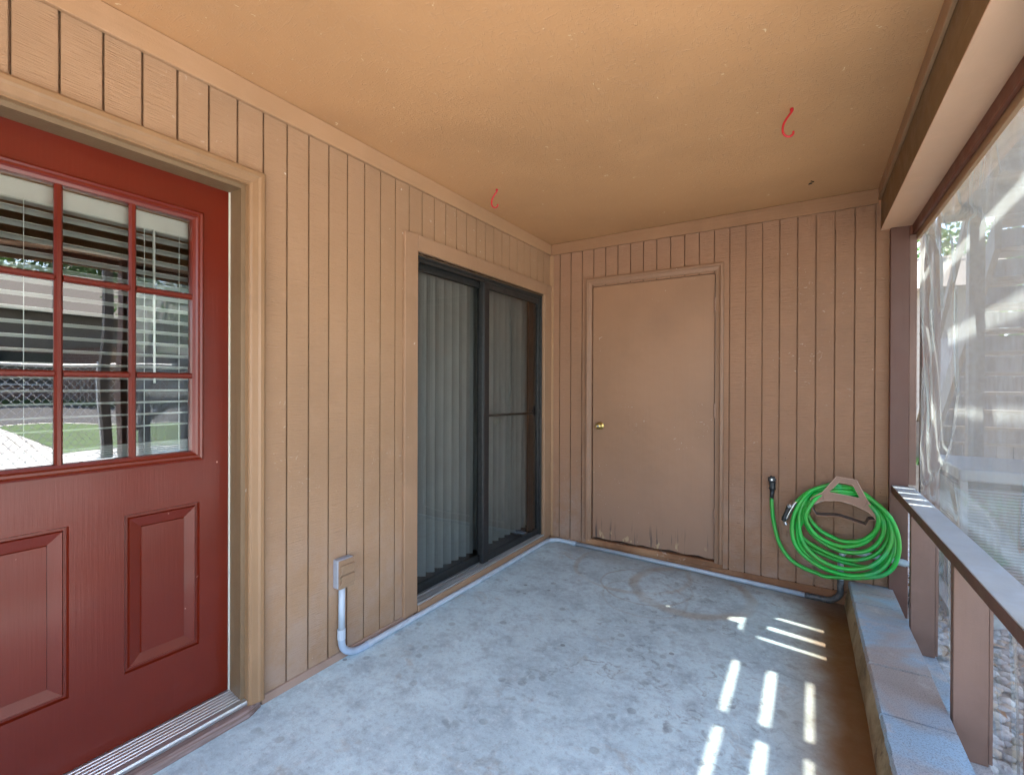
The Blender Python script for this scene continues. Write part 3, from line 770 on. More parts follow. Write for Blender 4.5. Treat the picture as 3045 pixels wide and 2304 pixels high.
for lp in (outl, inn):
    rim.tube([(x, 3.5115, z) for x, z in lp + lp[:1]], .0024, 6)
rim.build('rim', simple('worn_plastic_edge', (.50, .34, .26), .4), fp)
MB().tube([(1.971, 3.511, .645), (1.979, 3.511, .600)], .002, 5).build('rib', M['hanger'], fp)
MB().tube([(2.193, 3.511, .612), (2.180, 3.511, .576)], .002, 5).build('rib', M['hanger'], fp)
ribbon([(2.237, .516), (2.202, .556), (2.136, .587), (2.051, .605), (1.982, .596), (1.908, .552)], 3.515, D - .002).build('saddle', M['hanger_in'], hg, solid=.004)
ribbon([(1.908, .552), (1.941, .498), (2.055, .508), (2.079, .503), (2.189, .474), (2.205, .509), (2.237, .516)], 3.515, 3.60).build('lower_lip', M['hanger_in'], hg, solid=.004)
lipe = MB().tube([(x, 3.513, z) for x, z in [(1.908, .552), (1.941, .498), (2.055, .508), (2.079, .503), (2.189, .474), (2.205, .509), (2.237, .516)]], .0028, 6)
lipe.build('lip_edge', M['hanger'], hg)

OUT = [(2.075, .691), (1.93, .660), (1.853, .585), (1.806, .43), (1.828, .275), (1.950, .165), (2.118, .135), (2.263, .195), (2.337, .346), (2.309, .524), (2.200, .645)]
INN = [(2.070, .628), (1.965, .600), (1.905, .520), (1.905, .470), (1.948, .405), (2.010, .368), (2.086, .352), (2.180, .385), (2.243, .470), (2.240, .560), (2.165, .612)]
ts = [(.0, .0), (.14, .1), (.30, .20), (.42, .34), (.60, .45), (.72, .75), (.86, .90), (1.0, .98), (.52, .12)]
hp = [(1.690, 3.618, .556), (1.692, 3.616, .50), (1.700, 3.608, .42), (1.716, 3.60, .34), (1.742, 3.595, .257), (1.798, 3.59, .178), (1.865, 3.58, .142), (1.940, 3.57, .124), (2.02, 3.56, .118)]
first = True
for li, (tl_, tb_) in enumerate(ts):
    ph = li * 1.3
    order = range(7, 11) if first else range(0, 11)
    idxs = list(order) if first else list(range(0, 11))
    for q in idxs:
        zt = OUT[q][1]; wgt = 1 / (1 + math.exp(-(zt - .42) * 14))       # top part blends differently from the bottom
        t = tl_ * wgt + tb_ * (1 - wgt)
        if q in (0, 10, 1): t = li / (len(ts) - 1)
        x = OUT[q][0] * (1 - t) + INN[q][0] * t; z_ = OUT[q][1] * (1 - t) + INN[q][1] * t
        x += .006 * math.sin(ph + q * 1.1); z_ += (.007 * math.sin(ph * 1.7 + q * .9) if q not in (0, 10) else 0)
        if li == 4 and q in (4, 5): x += -.035; z_ += .03
        if li == 2 and q in (5, 6): z_ += .035
        yy = 3.550 + .032 * math.sin(ph * 2.1 + q * .45) + (.018 if q in (0, 1, 10) else -.012) + (li % 3 - 1) * .017
        hp.append((x, min(yy, 3.632), z_))
    first = False
hp += [(2.05, 3.56, .690), (1.97, 3.555, .672), (1.90, 3.55, .632), (1.856, 3.548, .588), (1.834, 3.546, .562)]
gh = thing('garden_hose', 'bright green garden hose coiled in loops over the hanger', 'hose', (2.07, 3.55, .13))
MB().tube(catmull(hp, 9), .0122, 12).build('hose_tube', M['hose'], gh, smooth=True)
MB().tube([(1.690, 3.618, .545), (1.691, 3.619, .58), (1.693, 3.620, .612)], [.0125, .0125, .0155], 12).build('black_sleeve', M['gunmetal'], gh, smooth=True)
MB().tube([(1.840, 3.5465, .570), (1.829, 3.545, .555)], .0115, 12).build('brass_ferrule', M['brass'], gh)
nz = thing('spray_nozzle', 'metal pistol spray nozzle on the end of the green hose', 'nozzle', (1.80, 3.54, .5))
MB().tube([(1.831, 3.545, .560), (1.818, 3.543, .540)], .0155, 8).build('swivel_nut', M['chrome'], nz, bevel=.001)
MB().tube(catmull([(1.820, 3.543, .543), (1.808, 3.540, .520), (1.790, 3.538, .480), (1.776, 3.536, .446), (1.772, 3.534, .425), (1.780, 3.532, .410)], 5), [.011] * 16 + [.0095] * 6 + [.011] * 4, 10).build('barrel', M['chrome'], nz, smooth=True)
MB().tube(catmull([(1.797, 3.528, .536), (1.789, 3.527, .515), (1.776, 3.526, .480), (1.764, 3.526, .450)], 4), [.015, .0155, .015, .014, .013, .013, .012, .012, .012, .012, .012, .013, .014], 10).build('grip', M['gunmetal'], nz, smooth=True)
MB().tube([(1.797, 3.521, .538), (1.7955, 3.506, .535)], [.0150, .011], 12).build('cap', M['chrome'], nz, bevel=.002)
MB().tube([(1.770, 3.520, .452), (1.763, 3.522, .437)], [.013, .015], 10).build('dial', M['gunmetal'], nz, bevel=.002)
tp = thing('garden_tap', 'blackened garden tap with a round handle on the end wall', 'tap', (1.69, D, .65))
MB().tube([(1.692, D, .655), (1.692, 3.615, .655)], .0125, 12).tube(catmull([(1.692, 3.628, .662), (1.693, 3.622, .640), (1.694, 3.620, .610)], 4), [.021, .022, .021, .020, .019, .018, .018, .019, .019], 12).build('valve_body', M['gunmetal'], tp, smooth=True)
tk = MB(); i0 = 0
prof = [(.0, .010), (.004, .022), (.010, .024), (.016, .022), (.019, .014), (.019, .004)]
n_ = 28
for (dy, r) in prof:
    for j in range(n_):
        a = 2 * math.pi * j / n_; rr = r * (1 + (.10 * math.cos(7 * a) if r > .02 else 0)); tk.v.append((1.692 + rr * math.cos(a), 3.606 - dy, .681 + rr * math.sin(a)))
for k in range(len(prof) - 1):
    for j in range(n_):
        a = k * n_ + j; b = k * n_ + (j + 1) % n_; tk.f.append((a, b, b + n_, a + n_))
tk.f.append(tuple(range(n_))); tk.f.append(tuple((len(prof) - 1) * n_ + j for j in range(n_)))
tk.build('tap_handle', M['gunmetal'], tp, smooth=True)
MB().tube([(1.692, 3.588, .681), (1.692, 3.583, .681)], .006, 8).build('handle_screw', M['chrome'], tp)
for k in range(7):
    a = k * .9; MB()
rg = MB(); rg.tube([(1.692 + .0195 * math.cos(a * .5), 3.62 + .0195 * math.sin(a * .5), .618) for a in range(14)], .003, 6); rg.build('collar_ring', M['gunmetal'], tp)

# ------------------------------------------------------------------ block kerb along the open side
kb = thing('block_kerb', 'low concrete block kerb with rust stained inner face beside the porch slab', 'kerb', (2.2, 1.5, -.07))
b_ = MB(); b_.rot = True
NZ = 90
ys_ = [3.655 - i * (5.2 / NZ) for i in range(NZ + 1)]
prev = None
for i, y in enumerate(ys_):
    wv = .006 * mnoise.noise(Vector((0, y * 3, 0)))
    ring_ = [(2.088 + wv, y, -.16), (2.094 + wv, y, -.05 + .008 * mnoise.noise(Vector((3, y * 9, 0)))), (2.108 + wv * .6, y, .02), (2.114 + .004 * mnoise.noise(Vector((7, y * 12, 0))), y, .058), (2.325, y, .058), (2.325, y, -.2)]
    idx = len(b_.v); b_.v += ring_
    if prev is not None:
        for k in range(6): b_.f.append((prev + k, prev + (k + 1) % 6, idx + (k + 1) % 6, idx + k))
    prev = idx
b_.f.append(tuple(range(6))); b_.f.append(tuple(prev + k for k in range(6)))
b_.build('kerb_base', M['kerbface'], kb)
jy = [3.652, 3.485, 3.306, 2.962, 2.612, 2.235, 1.87, 1.50, 1.13, .76, .39, .02, -.35, -.72, -1.09, -1.5]
for i, (a, b) in enumerate(zip(jy, jy[1:])):
    c_ = MB(); c_.rot = True
    y0, y1 = b + .0055, a - .0055; n_ = max(4, int((y1 - y0) / .014)); zt_ = .088 + rnd.uniform(-.003, .003)
    top = []
    for k in range(n_ + 1):
        y = y0 + (y1 - y0) * k / n_; r_ = .0045 * mnoise.noise(Vector((1, y * 60, 0))) + .004 * mnoise.noise(Vector((5, y * 17, 0)))
        idx = len(c_.v)
        c_.v += [(2.111 + r_ * .7, y, .058), (2.112 + r_, y, .078), (2.118 + r_, y, zt_), (2.327, y, zt_ + .001), (2.330, y, .058)]
        if k:
            for q in range(5): c_.f.append((idx - 5 + q, idx - 5 + (q + 1) % 5, idx + (q + 1) % 5, idx + q))
    c_.f.append(tuple(range(5))); c_.f.append(tuple(idx + q for q in range(5)))
    c_.build('cap_block', M['block'], kb)

# ------------------------------------------------------------------ roof beam, posts, rail
rb = thing('roof_beam', 'tan painted roof beam running along the open side above the plastic sheet', 'beam', (2.33, 1.5, 2.25))
def RB(*a):
    m = MB(); m.rot = True; return m.box(*a)
KB2 = .005
def beamy(x0, x1, z0, z1, y0=-1.6, y1=3.655):
    m = MB(); m.box(x0, x1, y0, y1, z0, z1)
    m.v = [(x + (D - y) * (.006 if z > 2.4 else .010), y, z) for (x, y, z) in m.v]; return m
beamy(2.264, 2.407, 2.2505, 2.62).build('beam_side', M['beam_side'], rb, bevel=.003)
beamy(2.262, 2.4085, 2.2445, 2.2500).build('soffit', M['beam'], rb, bevel=.001)
beamy(2.249, 2.2635, 2.430, 2.5015).build('ceiling_trim', M['trim_y'], rb, bevel=.002)
beamy(2.4087, 2.428, 2.192, 2.34).build('outer_board', M['redboard'], rb, bevel=.002)
beamy(2.4285, 2.447, 2.160, 2.225).build('lath', M['trim_y'], rb, bevel=.002)
beamy(2.4475, 2.60, 2.28, 2.62).build('fascia', M['trim_y'], rb, bevel=.002)
PG = 'wooden posts carrying the roof beam'
def post(y, lab):
    t = thing('wood_post', lab, 'post', rotR((2.352, y, -.15)), PG)
    MB_ = MB(); MB_.rot = True; MB_.box(2.307, 2.397, y - .04, y + .05, -.16, 2.244)
    MB_.build('shaft', M['post'], t, bevel=.003)
    c_ = MB(); c_.rot = True; c_.box(2.3974, 2.412, y - .04, y + .05, 2.1915, 2.2435); c_.build('leak_filler', M['redboard'], t)  # filler block added to close a bright gap under the beam
    l_ = MB(); l_.rot = True; l_.box(2.3975, 2.432, y - .035, y + .045, .72, 2.19); l_.build('lath', M['baluster'], t, bevel=.002)
    return t
post(3.66, 'dark brown corner post between the end wall and the plastic sheet')
post(1.545, 'dark brown post along the open side, nearer the camera than the corner post')
post(-.6, 'dark brown post along the open side beyond the camera end')
pr = thing('porch_railing', 'brown wooden railing with flat rail painted with grey sky sheen and wide upright boards', 'railing', rotR((2.37, 2, -.1)))
for (a, b) in ((1.595, 3.618), (-.55, 1.500), (-1.6, -.645)):
    m = MB(); m.rot = True; m.box(2.318, 2.420, a, b, .674, .711); m.build('top_rail', M['rail'], pr, bevel=.0015)
    m = MB(); m.rot = True; m.box(2.3160, 2.3178, a + .001, b - .001, .675, .708); m.build('rail_face', M['post'], pr)
    m = MB(); m.rot = True; m.box(2.322, 2.416, a, b, .660, .6735); m.build('rail_underside', M['post'], pr)
m = MB(); m.rot = True; m.box(2.332, 2.440, -1.6, 3.60, -.19, -.060); m.build('bottom_plate', M['block'], pr)
for y in (3.145, 2.345, .76, -.05, -1.0):
    m = MB(); m.rot = True; m.box(2.337, 2.434, y - .0, y + .040, -.0598, .6598); m.build('baluster', M['baluster'], pr, bevel=.002)
    m = MB(); m.rot = True; m.box(2.4345, 2.444, y, y + .030, -.05, .655); m.build('baluster_lath', M['baluster'], pr)

# clear vinyl sheet
vs_ = MB(); vs_.rot = True
NY, NZ2 = 420, 120
import numpy as np
creases = [([(2.93, 1.75), (2.923, 1.27), (3.01, 1.10), (3.145, .97), (3.415, .81), (3.66, .70)], .020, .020),
           ([(3.60, 1.75), (3.577, 1.595), (3.521, 1.318), (3.473, .96), (3.40, .80), (3.36, .70)], -.018, .012),
           ([(3.42, 1.80), (3.40, 1.666), (3.369, 1.36), (3.37, 1.1)], -.012, .012),
           ([(3.66, 1.4), (3.60, 1.1), (3.62, .85), (3.58, .74)], -.014, .012),
           ([(2.968, 2.19), (2.904, 2.10), (2.70, 2.02), (2.60, 1.97)], .020, .020),
           ([(3.27, 2.19), (3.18, 2.10), (3.05, 1.98), (2.98, 1.8)], .020, .022),
           ([(3.50, 2.19), (3.38, 2.08), (3.25, 1.95), (3.20, 1.7)], .020, .020),
           ([(3.64, 2.19), (3.52, 2.02), (3.45, 1.8), (3.44, 1.5)], .018, .018),
           ([(2.45, 2.19), (2.40, 2.08), (2.2, 2.0)], .012, .02), ([(1.9, 2.19), (1.85, 2.08), (1.7, 2.0)], .012, .02),
           ([(1.98, 1.22), (2.03, 1.10), (2.106, .98), (2.13, .80)], .018, .014),
           ([(2.93, .86), (2.57, .84), (2.155, .78), (1.7, .72)], -.008, .010),
           ([(3.30, .95), (3.0, .85), (2.9, .72)], .010, .018), ([(3.1, .62), (3.05, .2), (2.98, -.1)], .012, .012),
           ([(2.28, .62), (2.22, .3), (2.2, -.1)], .014, .012), ([(2.7, .6), (2.45, .35), (2.3, .0)], .006, .02)]
ii, jj = np.meshgrid(np.arange(NY + 1), np.arange(NZ2 + 1), indexing='ij')
Yg = 3.70 - 2.17 * (ii / NY) ** 1.2; Zg = -.14 + (2.205 + .14) * jj / NZ2
Dg = np.zeros_like(Yg)
for pts, amp, wd in creases:
    dm_ = np.full_like(Yg, 9.0)
    for (ay, az), (by, bz) in zip(pts, pts[1:]):
        vy, vz = by - ay, bz - az; t = np.clip(((Yg - ay) * vy + (Zg - az) * vz) / (vy * vy + vz * vz), 0, 1)
        dm_ = np.minimum(dm_, np.hypot(Yg - ay - t * vy, Zg - az - t * vz))
    Dg += amp * np.exp(-(dm_ / wd) ** 2)
sg_ = 3.68 - Yg
Dg += .009 * np.exp(-sg_ / .30) * np.sin(sg_ * 30 + 1.8 * np.sin(Zg * 2.2) + Zg * 1.1)
Dg += .008 * np.exp(-(2.2 - Zg) / .15) * np.sin(sg_ * 19 + 2.2 * np.sin(sg_ * 3.1))
Dg += .012 * np.sin(Yg * 1.7 + 1.2 * np.sin(Zg * 1.9)) * np.clip(np.sin((Zg - .7) * 2.1), 0, 1)
for i in range(NY + 1):
    for j in range(NZ2 + 1):
        y, z = float(Yg[i, j]), float(Zg[i, j])
        d = float(Dg[i, j]) + .006 * mnoise.noise(Vector((y * 2.6, z * 1.5, 1.3))) + .0016 * mnoise.noise(Vector((y * 14, z * 9, 4.0)))
        vs_.v.append((2.4585 + max(-.0085, d), y, z))
for i in range(NY):
    for j in range(NZ2):
        a = i * (NZ2 + 1) + j; vs_.f.append((a, a + NZ2 + 1, a + NZ2 + 2, a + 1))
tag(vs_.build('plastic_sheet', M['vinyl'], smooth=True), 'creased clear plastic sheet closing the open side of the porch', 'plastic sheet')

# ------------------------------------------------------------------ red hooks
def hook(x, y, lab, sc_=1.0, a=0):
    t = thing('ceiling_hook', lab, 'hook', (x, y, H), 'red hooks screwed into the ceiling')
    P = [(0, 0), (0, -.012), (-.016, -.034), (-.030, -.060), (-.033, -.088), (-.024, -.106), (-.008, -.112), (.004, -.104), (.006, -.092)]
    pts = [(x + p[0] * math.cos(a) * sc_, y + p[0] * math.sin(a) * sc_, H + p[1] * sc_) for p in P]
    MB().tube(catmull(pts, 4), .0046, 8).build('hook_rod', M['hook'], t, smooth=True)
    MB().tube([(x, y, H), (x, y, H - .010)], .007, 10).build('collar', M['hook'], t)
hook(1.835, 2.405, 'red vinyl hook in the ceiling near the open side', 1.08, R(20))
hook(.266, 2.442, 'red vinyl hook in the ceiling above the sliding door', 1.0, R(150) if False else R(20))
dm = MB()
for (dx, dy, r) in ((0, 0, .009), (.012, -.02, .006), (-.008, .008, .005), (.004, -.034, .0045)):
    dm.tube([(1.902 + dx, 3.346 + dy, H + .002), (1.902 + dx, 3.346 + dy, H - .003)], r, 7)
tag(dm.build('mud_dauber_nest', M['dark']), 'small dark insect mud spot on the ceiling near the end wall', 'mud nest')

# ------------------------------------------------------------------ deck and stair over the side yard
dk_ = thing('raised_deck', 'weathered wooden deck over the side yard with gaps between its boards', 'deck', (3.4, 4.2, -.2))
ZD = 2.80; OX, OY = .44 * 2.875, .27 * 2.875
def bd(poly, name='deck_board', mat='deckwood'):
    MB().prism(poly, 'z', ZD, ZD + .03).build(name, M[mat], dk_)
def rect(x0, x1, y0, y1): return [(x0, y0), (x1, y0), (x1, y1), (x0, y1)]
YA0, YA1 = 2.05, 2.620 + OY
g1, g2, g3 = 1.605 + OX + .0, 1.762 + OX, 1.918 + OX
cutsA = [2.70, g1 - .020, g1 + .020, g2 - .0225, g2 + .0225, g3 - .0155, g3 + .0155]
for a, b in ((cutsA[0], cutsA[1]), (cutsA[2], cutsA[3]), (cutsA[4], cutsA[5])): bd(rect(a, b, YA0, YA1))
x = cutsA[6]
while x < 4.6: bd(rect(x, x + .148, YA0, YA1)); x += .150
# cross boards with slightly skewed gaps between them
gaps = [(2.885 + OY, .0145, 1.65 + OX), (3.035 + OY, .021, 1.69 + OX), (3.195 + OY, .0145, 1.70 + OX), (3.355 + OY, .013, 1.80 + OX)]
YB1 = 5.06; sk = -.10; GXE = 3.345
def yline(y, x): return y + sk * (x - (1.9 + OX))
X0, X1 = 2.862, 4.7
lo = None
for (gyc, hw, gx0) in gaps + [(None, 0, 0)]:
    a, b = lo, (None if gyc is None else gyc - hw)
    f = lambda q, x, e: e if q is None else yline(q, x)
    bd([(X0, f(a, X0, YA1 + .002)), (GXE, f(a, GXE, YA1 + .002)), (GXE, f(b, GXE, YB1)), (X0, f(b, X0, YB1))])
    if gyc is not None:
        MB().prism([(X0, yline(gyc - hw - .02, X0)), (gx0, yline(gyc - hw - .02, gx0)), (gx0, yline(gyc + hw + .02, gx0)), (X0, yline(gyc + hw + .02, X0))], 'z', ZD - .04, ZD - .002).build('stripe_stop', M['deckwood'], dk_)  # strip added under each gap to cut off the sun stripe's end
        lo = gyc + hw
x = GXE + .003
while x < 4.6: bd(rect(x, x + .147, YA1 + .002, YB1)); x += .150
# edge boards with a notch added to let a sun patch onto the floor
nx0 = 1.45 + OX; ny0, ny1 = 2.94 + OY, 3.16 + OY
bd([(2.70, YA1 + .002), (X0 - .002, YA1 + .002), (X0 - .002, ny0), (2.70, ny0)])
bd([(2.70, ny0 + .001), (nx0 - .02, ny0 + .001), (nx0 - .02, ny1), (2.70, ny1)])
bd([(nx0 + .150, ny0 + .001), (X0 - .002, ny0 + .001), (X0 - .002, ny1 - .001), (nx0 + .146, ny1 - .001)])
bd([(2.70, ny1 + .001), (X0 - .002, ny1 + .03), (X0 - .002, YB1), (2.70, YB1)])
for y0 in (2.06, 2.05 + OY, YA1 - .03, 4.3): MB().box(2.72, 4.6, y0, y0 + (.075 if y0 > 2.1 else .04), ZD - .14, ZD - .001).build('joist', M['deckwood_x'], dk_)
MB().box(2.655, 2.698, 2.05, 5.06, ZD - .16, ZD + .03).build('rim_joist', M['deckwood'], dk_)
MB().box(2.70, 4.7, 5.062, 5.10, ZD - .19, ZD + .03).build('rim_joist', M['deckwood_x'], dk_)
for (x, y) in ((2.93, 4.97), (4.55, 4.97), (4.55, 2.06)):
    MB().box(x, x + .09, y, y + .088, -.21, ZD - .002).build('support_post', M['deckwood'], dk_)
MB().box(2.515, 2.605, 4.02, 4.11, -.21, ZD - .002).build('support_post', M['post'], dk_)
# the guard rail of the deck
MB().box(4.60, 4.64, 2.05, 5.06, ZD + .85, ZD + .95).build('guard_rail', M['deckwood'], dk_)

st = thing('outdoor_staircase', 'open wooden stair climbing from the yard to the raised deck', 'staircase', (3.7, 6.6, -.2))
x0, x1 = 3.10, 4.35
for k in range(14):
    y = 5.12 + .235 * k; z = 2.615 - .195 * k
    if z < -.1: break
    MB().box(x0 + .04, x1 - .04, y, y + .27, z - .035, z).build('tread', M['deckwood_x'], st, bevel=.003)
    MB().box(x0 + .04, x1 - .04, y - .004, y + .018, z + .003, z + .145).build('riser', M['fencewood'], st)
ye = 5.12 + .235 * 14; ze = 2.615 - .195 * 14
for x in (x0, x1 - .04):
    MB().prism([(5.10, 2.62), (5.10, 2.36), (ye - .1, ze - .05), (ye + .1, ze - .05), (ye + .1, ze + .12)], 'x', x, x + .038).build('stringer', M['deckwood'], st)
for x in (x0 + .02, x1 - .02):
    MB().beam((x, 5.2, 3.5), (x, ye, ze + .95), .04, .09).build('handrail', M['deckwood'], st)
    MB().box(x - .04, x + .04, ye - .1, ye - .02, -.2, ze + .95).build('newel_post', M['deckwood'], st)

# stair rail of the neighbouring steps (seen mirrored in the door glass)
sr2 = thing('step_railing', 'low sloping wooden step railing in the side yard', 'railing', (3.7, 2.3, -.2))
for (dz, nm) in ((0, 'handrail'), (-.33, 'lower_rail')):
    MB().beam((3.7, 2.05, 1.17 + dz), (3.7, 3.0, 1.86 + dz), .09, .035).build(nm, M['fencewood'], sr2)
for y in (2.12, 2.5, 2.9):
    MB().box(3.66, 3.74, y, y + .08, -.2, 1.17 + (y - 2.05) * .72 - .02).build('newel_post', M['fencewood'], sr2)

# ------------------------------------------------------------------ yard things
ac = thing('air_conditioner', 'grey outdoor air conditioning unit with louvred sides beyond the plastic sheet', 'air conditioner', (3.1, 4.6, -.2))
ax0, ax1, ay0, ay1 = 2.72, 3.50, 4.10, 4.85
MB().box(ax0 + .02, ax1 - .02, ay0 + .02, ay1 - .02, -.12, .66).build('inner_case', M['acdark'], ac)
MB().box(ax0 - .01, ax1 + .01, ay0 - .01, ay1 + .01, .70, .78).build('top_cover', M['ac'], ac, bevel=.012, seg=2)
lv = MB(); z = -.08
while z < .66: lv.box(ax0, ax1, ay0, ay0 + .014, z, z + .009).box(ax0, ax0 + .014, ay0 + .0145, ay1, z, z + .009); z += .019
lv.build('louvres', M['ac'], ac)
for (x, y) in ((ax0 - .006, ay0 - .006), (ax1 - .034, ay0 - .006), (ax0 - .006, ay1 - .034), (ax1 - .034, ay1 - .034)): MB().box(x, x + .04, y, y + .04, -.12, .70).build('corner_leg', M['ac'], ac, bevel=.004)
MB().box(ax0 - .06, ax1 + .06, ay0 - .06, ay1 + .06, -.2, -.12).build('pad', M['pave'], ac)

wfz = thing('board_fence', 'grey upright board fence behind the stair', 'fence', (4.2, 6.9, -.2))
x = 3.42; 
while x < 6.5:
    MB().box(x, x + .135, 7.6, 7.625, -.18, 1.75 + rnd.uniform(-.01, .01)).build('fence_board', M['fencewood'], wfz); x += .143
MB().box(3.42, 6.5, 7.628, 7.66, 1.45, 1.54).box(3.42, 6.5, 7.628, 7.66, .2, .29).build('fence_rail', M['deckwood_x'], wfz)

sh = thing('shed', 'grey lap sided shed beyond the grass at the end of the yard', 'shed', (3, 13.5, .3))
for k in range(20):
    z = .32 + k * .15
    MB_s = MB() if k == 0 else MB_s
    MB_s.prism([(13.0, z), (12.975, z), (12.992, z + .149), (13.0, z + .149)], 'x', 1.2, 5.0)
MB_s.box(1.2, 5.0, 13.001, 16, .3, 3.3).build('lap_siding', M['sidingfar'], sh)
MB().prism([(12.6, 3.3), (14.5, 4.3), (16.4, 3.3)], 'x', .9, 5.3).build('roof', M['roofing'], sh)
MB().box(4.0, 4.9, 12.955, 12.974, .31, 2.3).build('door', M['fencewood'], sh)

cf = thing('chain_link_fence', 'galvanised chain link fence along the far side of the yard', 'fence', (5.2, 2, -.2))
XFz, FZ0, FZ1 = 5.2, -.15, 1.50
ms = MB(); Lh = FZ1 - FZ0; y = -2.2
while y < 7.8:
    for sgn in (1, -1):
        a = (XFz, y, FZ0); b = (XFz, y + sgn * Lh * .8, FZ1 - .02)
        ms.tube([a, b], .0030, 3, caps=False)
    y += .075
ms.build('wire_mesh', M['galv'], cf)
for y in (-2.2, .1, 2.25, 4.5, 6.9): MB().tube([(XFz + .03, y, -.2), (XFz + .03, y, FZ1 + .05)], .026, 10).build('fence_post', M['galv'], cf)
MB().tube([(XFz + .002, -2.6, FZ1), (XFz + .002, 8.0, FZ1)], .018, 8).build('fence_rail', M['galv'], cf)

bd2 = thing('brick_building', 'low brick building with tan siding above, across the road', 'building', (24, 8, .6))
MB().box(21.0, 30, -6, 22, .3, 2.6).build('brick_wall', M['brick'], bd2)
MB().box(20.95, 30, -6, 22, 2.602, 3.75).build('upper_siding', M['sidingfar'], bd2)
MB().prism([(20.2, 3.755), (30.8, 3.755), (25.5, 6.0)], 'y', -6.6, 22.6).build('roof', M['roofing'], bd2)
for y in (0.5, 4.2, 9.5, 14):
    wi = MB().box(20.96, 20.99, y, y + 1.5, 1.2, 2.4).build('window', M['darkglass'], bd2)
    MB().box(20.94, 20.958, y - .06, y + 1.56, 1.12, 1.195).build('sill', M['pave'], wi)
MB().box(20.96, 20.99, 7.0, 8.0, .5, 2.5).build('door', M['closet'], bd2)

gm = MB()
for k in range(15000):
    x = rnd.uniform(.5, 5.0); y = rnd.uniform(7.92, 9.0)
    if rnd.random() < .4: x = rnd.uniform(12.5, 20.8) if rnd.random() < .0 else x
    a = rnd.uniform(0, 6.28); h = rnd.uniform(.06, .15); wd = .012
    dx, dy = math.cos(a) * wd, math.sin(a) * wd; lx, ly = rnd.uniform(-.04, .04), rnd.uniform(-.04, .04)
    i = len(gm.v); gm.v += [(x - dx, y - dy, .3), (x + dx, y + dy, .3), (x + lx, y + ly, .3 + h * .6)]; gm.f.append((i, i + 1, i + 2))
for k in range(9000):
    x = rnd.uniform(19.5, 20.8); y = rnd.uniform(-5, 20); zz = zg(x, 0)
    a = rnd.uniform(0, 6.28); h = rnd.uniform(.08, .2); wd = .02
    dx, dy = math.cos(a) * wd, math.sin(a) * wd
    i = len(gm.v); gm.v += [(x - dx, y - dy, zz), (x + dx, y + dy, zz), (x, y, zz + h)]; gm.f.append((i, i + 1, i + 2))
tag(gm.build('grass', M['grass']), 'green grass at the end of the yard', 'grass', kind='stuff')

# gravel beside the kerb
ico = [(0, 0, 1), (.894, 0, .447), (.276, .851, .447), (-.724, .526, .447), (-.724, -.526, .447), (.276, -.851, .447),
       (.724, .526, -.447), (-.276, .851, -.447), (-.894, 0, -.447), (-.276, -.851, -.447), (.724, -.526, -.447), (0, 0, -1)]
icf = [(0, 1, 2), (0, 2, 3), (0, 3, 4), (0, 4, 5), (0, 5, 1), (1, 6, 2), (2, 7, 3), (3, 8, 4), (4, 9, 5), (5, 10, 1), (6, 7, 2), (7, 8, 3), (8, 9, 4), (9, 10, 5), (10, 6, 1), (11, 7, 6), (11, 8, 7), (11, 9, 8), (11, 10, 9), (11, 6, 10)]
gr = MB()
for k in range(9000):
    y = 5.6 - 6.6 * rnd.random() ** 1.0; x = 2.50 + 1.9 * rnd.random() ** 1.4
    s_ = rnd.uniform(.012, .034); rot_ = Euler((rnd.uniform(0, 6), rnd.uniform(0, 6), rnd.uniform(0, 6))).to_matrix()
    sc3 = Vector((rnd.uniform(.8, 1.4), rnd.uniform(.7, 1.2), rnd.uniform(.45, .8))) * s_
    i = len(gr.v)
    for q in ico:
        p = rot_ @ Vector(q) * rnd.uniform(.88, 1.12)
        gr.v.append((x + p.x * sc3.x, y + p.y * sc3.y, -.195 + s_ * .5 + p.z * sc3.z))
    gr.f += [tuple(i + t for t in f_) for f_ in icf]
tag(gr.build('gravel', M['stone'], smooth=True), 'pale river gravel bed outside the porch railing', 'gravel', kind='stuff')
dl = MB()
for k in range(420):
    y = rnd.uniform(1.0, 5.0); x = 2.5 + 1.6 * rnd.random(); a = rnd.uniform(0, 6.28); L_ = rnd.uniform(.02, .05); zz = -.15 + rnd.uniform(0, .02)
    c_, s1 = math.cos(a) * L_, math.sin(a) * L_; i = len(dl.v)
    dl.v += [(x - c_, y - s1, zz), (x + s1 * .35, y - c_ * .35, zz + .012), (x + c_, y + s1, zz + .004), (x - s1 * .35, y + c_ * .35, zz + .012)]
    dl.f += [(i, i + 1, i + 2), (i, i + 2, i + 3)]
tag(dl.build('dry_leaves', M['dryleaf']), 'dry brown leaves scattered over the gravel', 'dry leaves', kind='stuff')

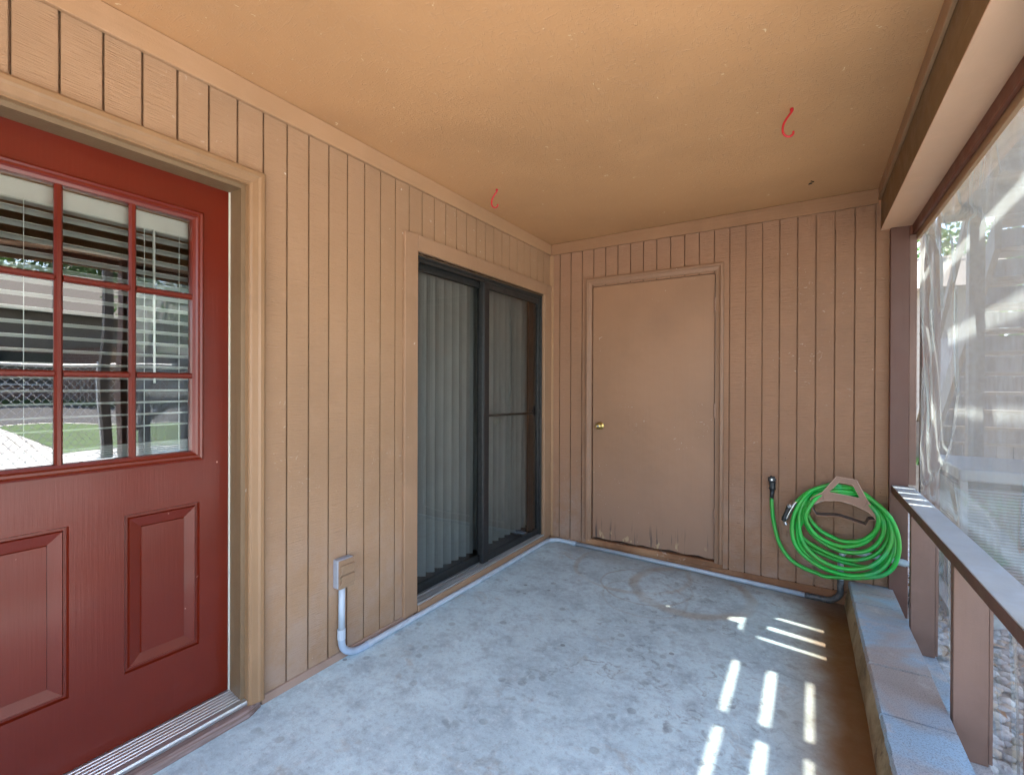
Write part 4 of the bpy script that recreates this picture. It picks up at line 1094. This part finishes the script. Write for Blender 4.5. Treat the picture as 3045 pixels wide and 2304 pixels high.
# trees
def tree_proto():
    t = thing('tree', 'leafy green tree', 'tree', (0, 0, 0), 'trees around the yard')
    tk_ = MB(); tk_.tube(catmull([(0, 0, -.3), (.05, .02, 1.2), (-.05, .08, 2.6), (.1, 0, 4.2)], 3), [.22 - .014 * i for i in range(10)], 9)
    cen = []
    for k in range(9):
        a = k * 2.4; h = rnd.uniform(1.9, 3.6); e = (math.cos(a) * rnd.uniform(1, 1.9), math.sin(a) * rnd.uniform(1, 1.9), h + rnd.uniform(.6, 1.6))
        tk_.tube([(0, 0, h), (e[0] * .5, e[1] * .5, h + .5), e], [.08, .055, .02], 6); cen.append(e)
    tk_.build('trunk', M['bark'], t, smooth=True)
    cr = MB()
    for k in range(60): 
        cen.append((rnd.gauss(0, 1.25), rnd.gauss(0, 1.25), 3.9 + rnd.gauss(0, .95)))
    for c in cen:
        rr_ = rnd.uniform(.4, .75)
        for q in range(95):
            p = Vector((rnd.gauss(0, 1), rnd.gauss(0, 1), rnd.gauss(0, .8))).normalized() * rr_ * rnd.uniform(.5, 1.05) + Vector(c)
            n1 = Vector((rnd.gauss(0, 1), rnd.gauss(0, 1), rnd.gauss(0, 1))).normalized() * rnd.uniform(.05, .10); n2 = n1.orthogonal().normalized() * n1.length * .6
            i = len(cr.v); cr.v += [tuple(p - n1), tuple(p + n2), tuple(p + n1), tuple(p - n2)]; cr.f.append((i, i + 1, i + 2, i + 3))
    cr.build('crown', M['leaf'], t); return t
tp_ = tree_proto()
spots = [(10.2, 6.2, -.1, 'leafy green tree beyond the chain link fence, nearest the house'), (16.5, 11.5, .2, 'leafy green tree standing before the brick building'),
         (4.6, 17.5, .3, 'green tree at the end of the yard, straight behind the grass'), (8.0, 17.5, -.2, 'green tree at the end of the yard, right of the others'),
         (0.5, 19, .3, 'green tree at the end of the yard, farthest left'), (32, 4, .6, 'tall green tree rising behind the brick building'), (33, 11, .6, 'wide green tree rising behind the brick building roof')]
for i, (x, y, z, lab) in enumerate(spots):
    if i == 0: o = tp_; o.location = (x, y, z); o["label"] = lab
    else: o = copy_tree(tp_, (x, y, z), i * 1.1, lab)
    sc_ = 1.0 if i < 5 else 2.2
    o.scale = (sc_, sc_, sc_)
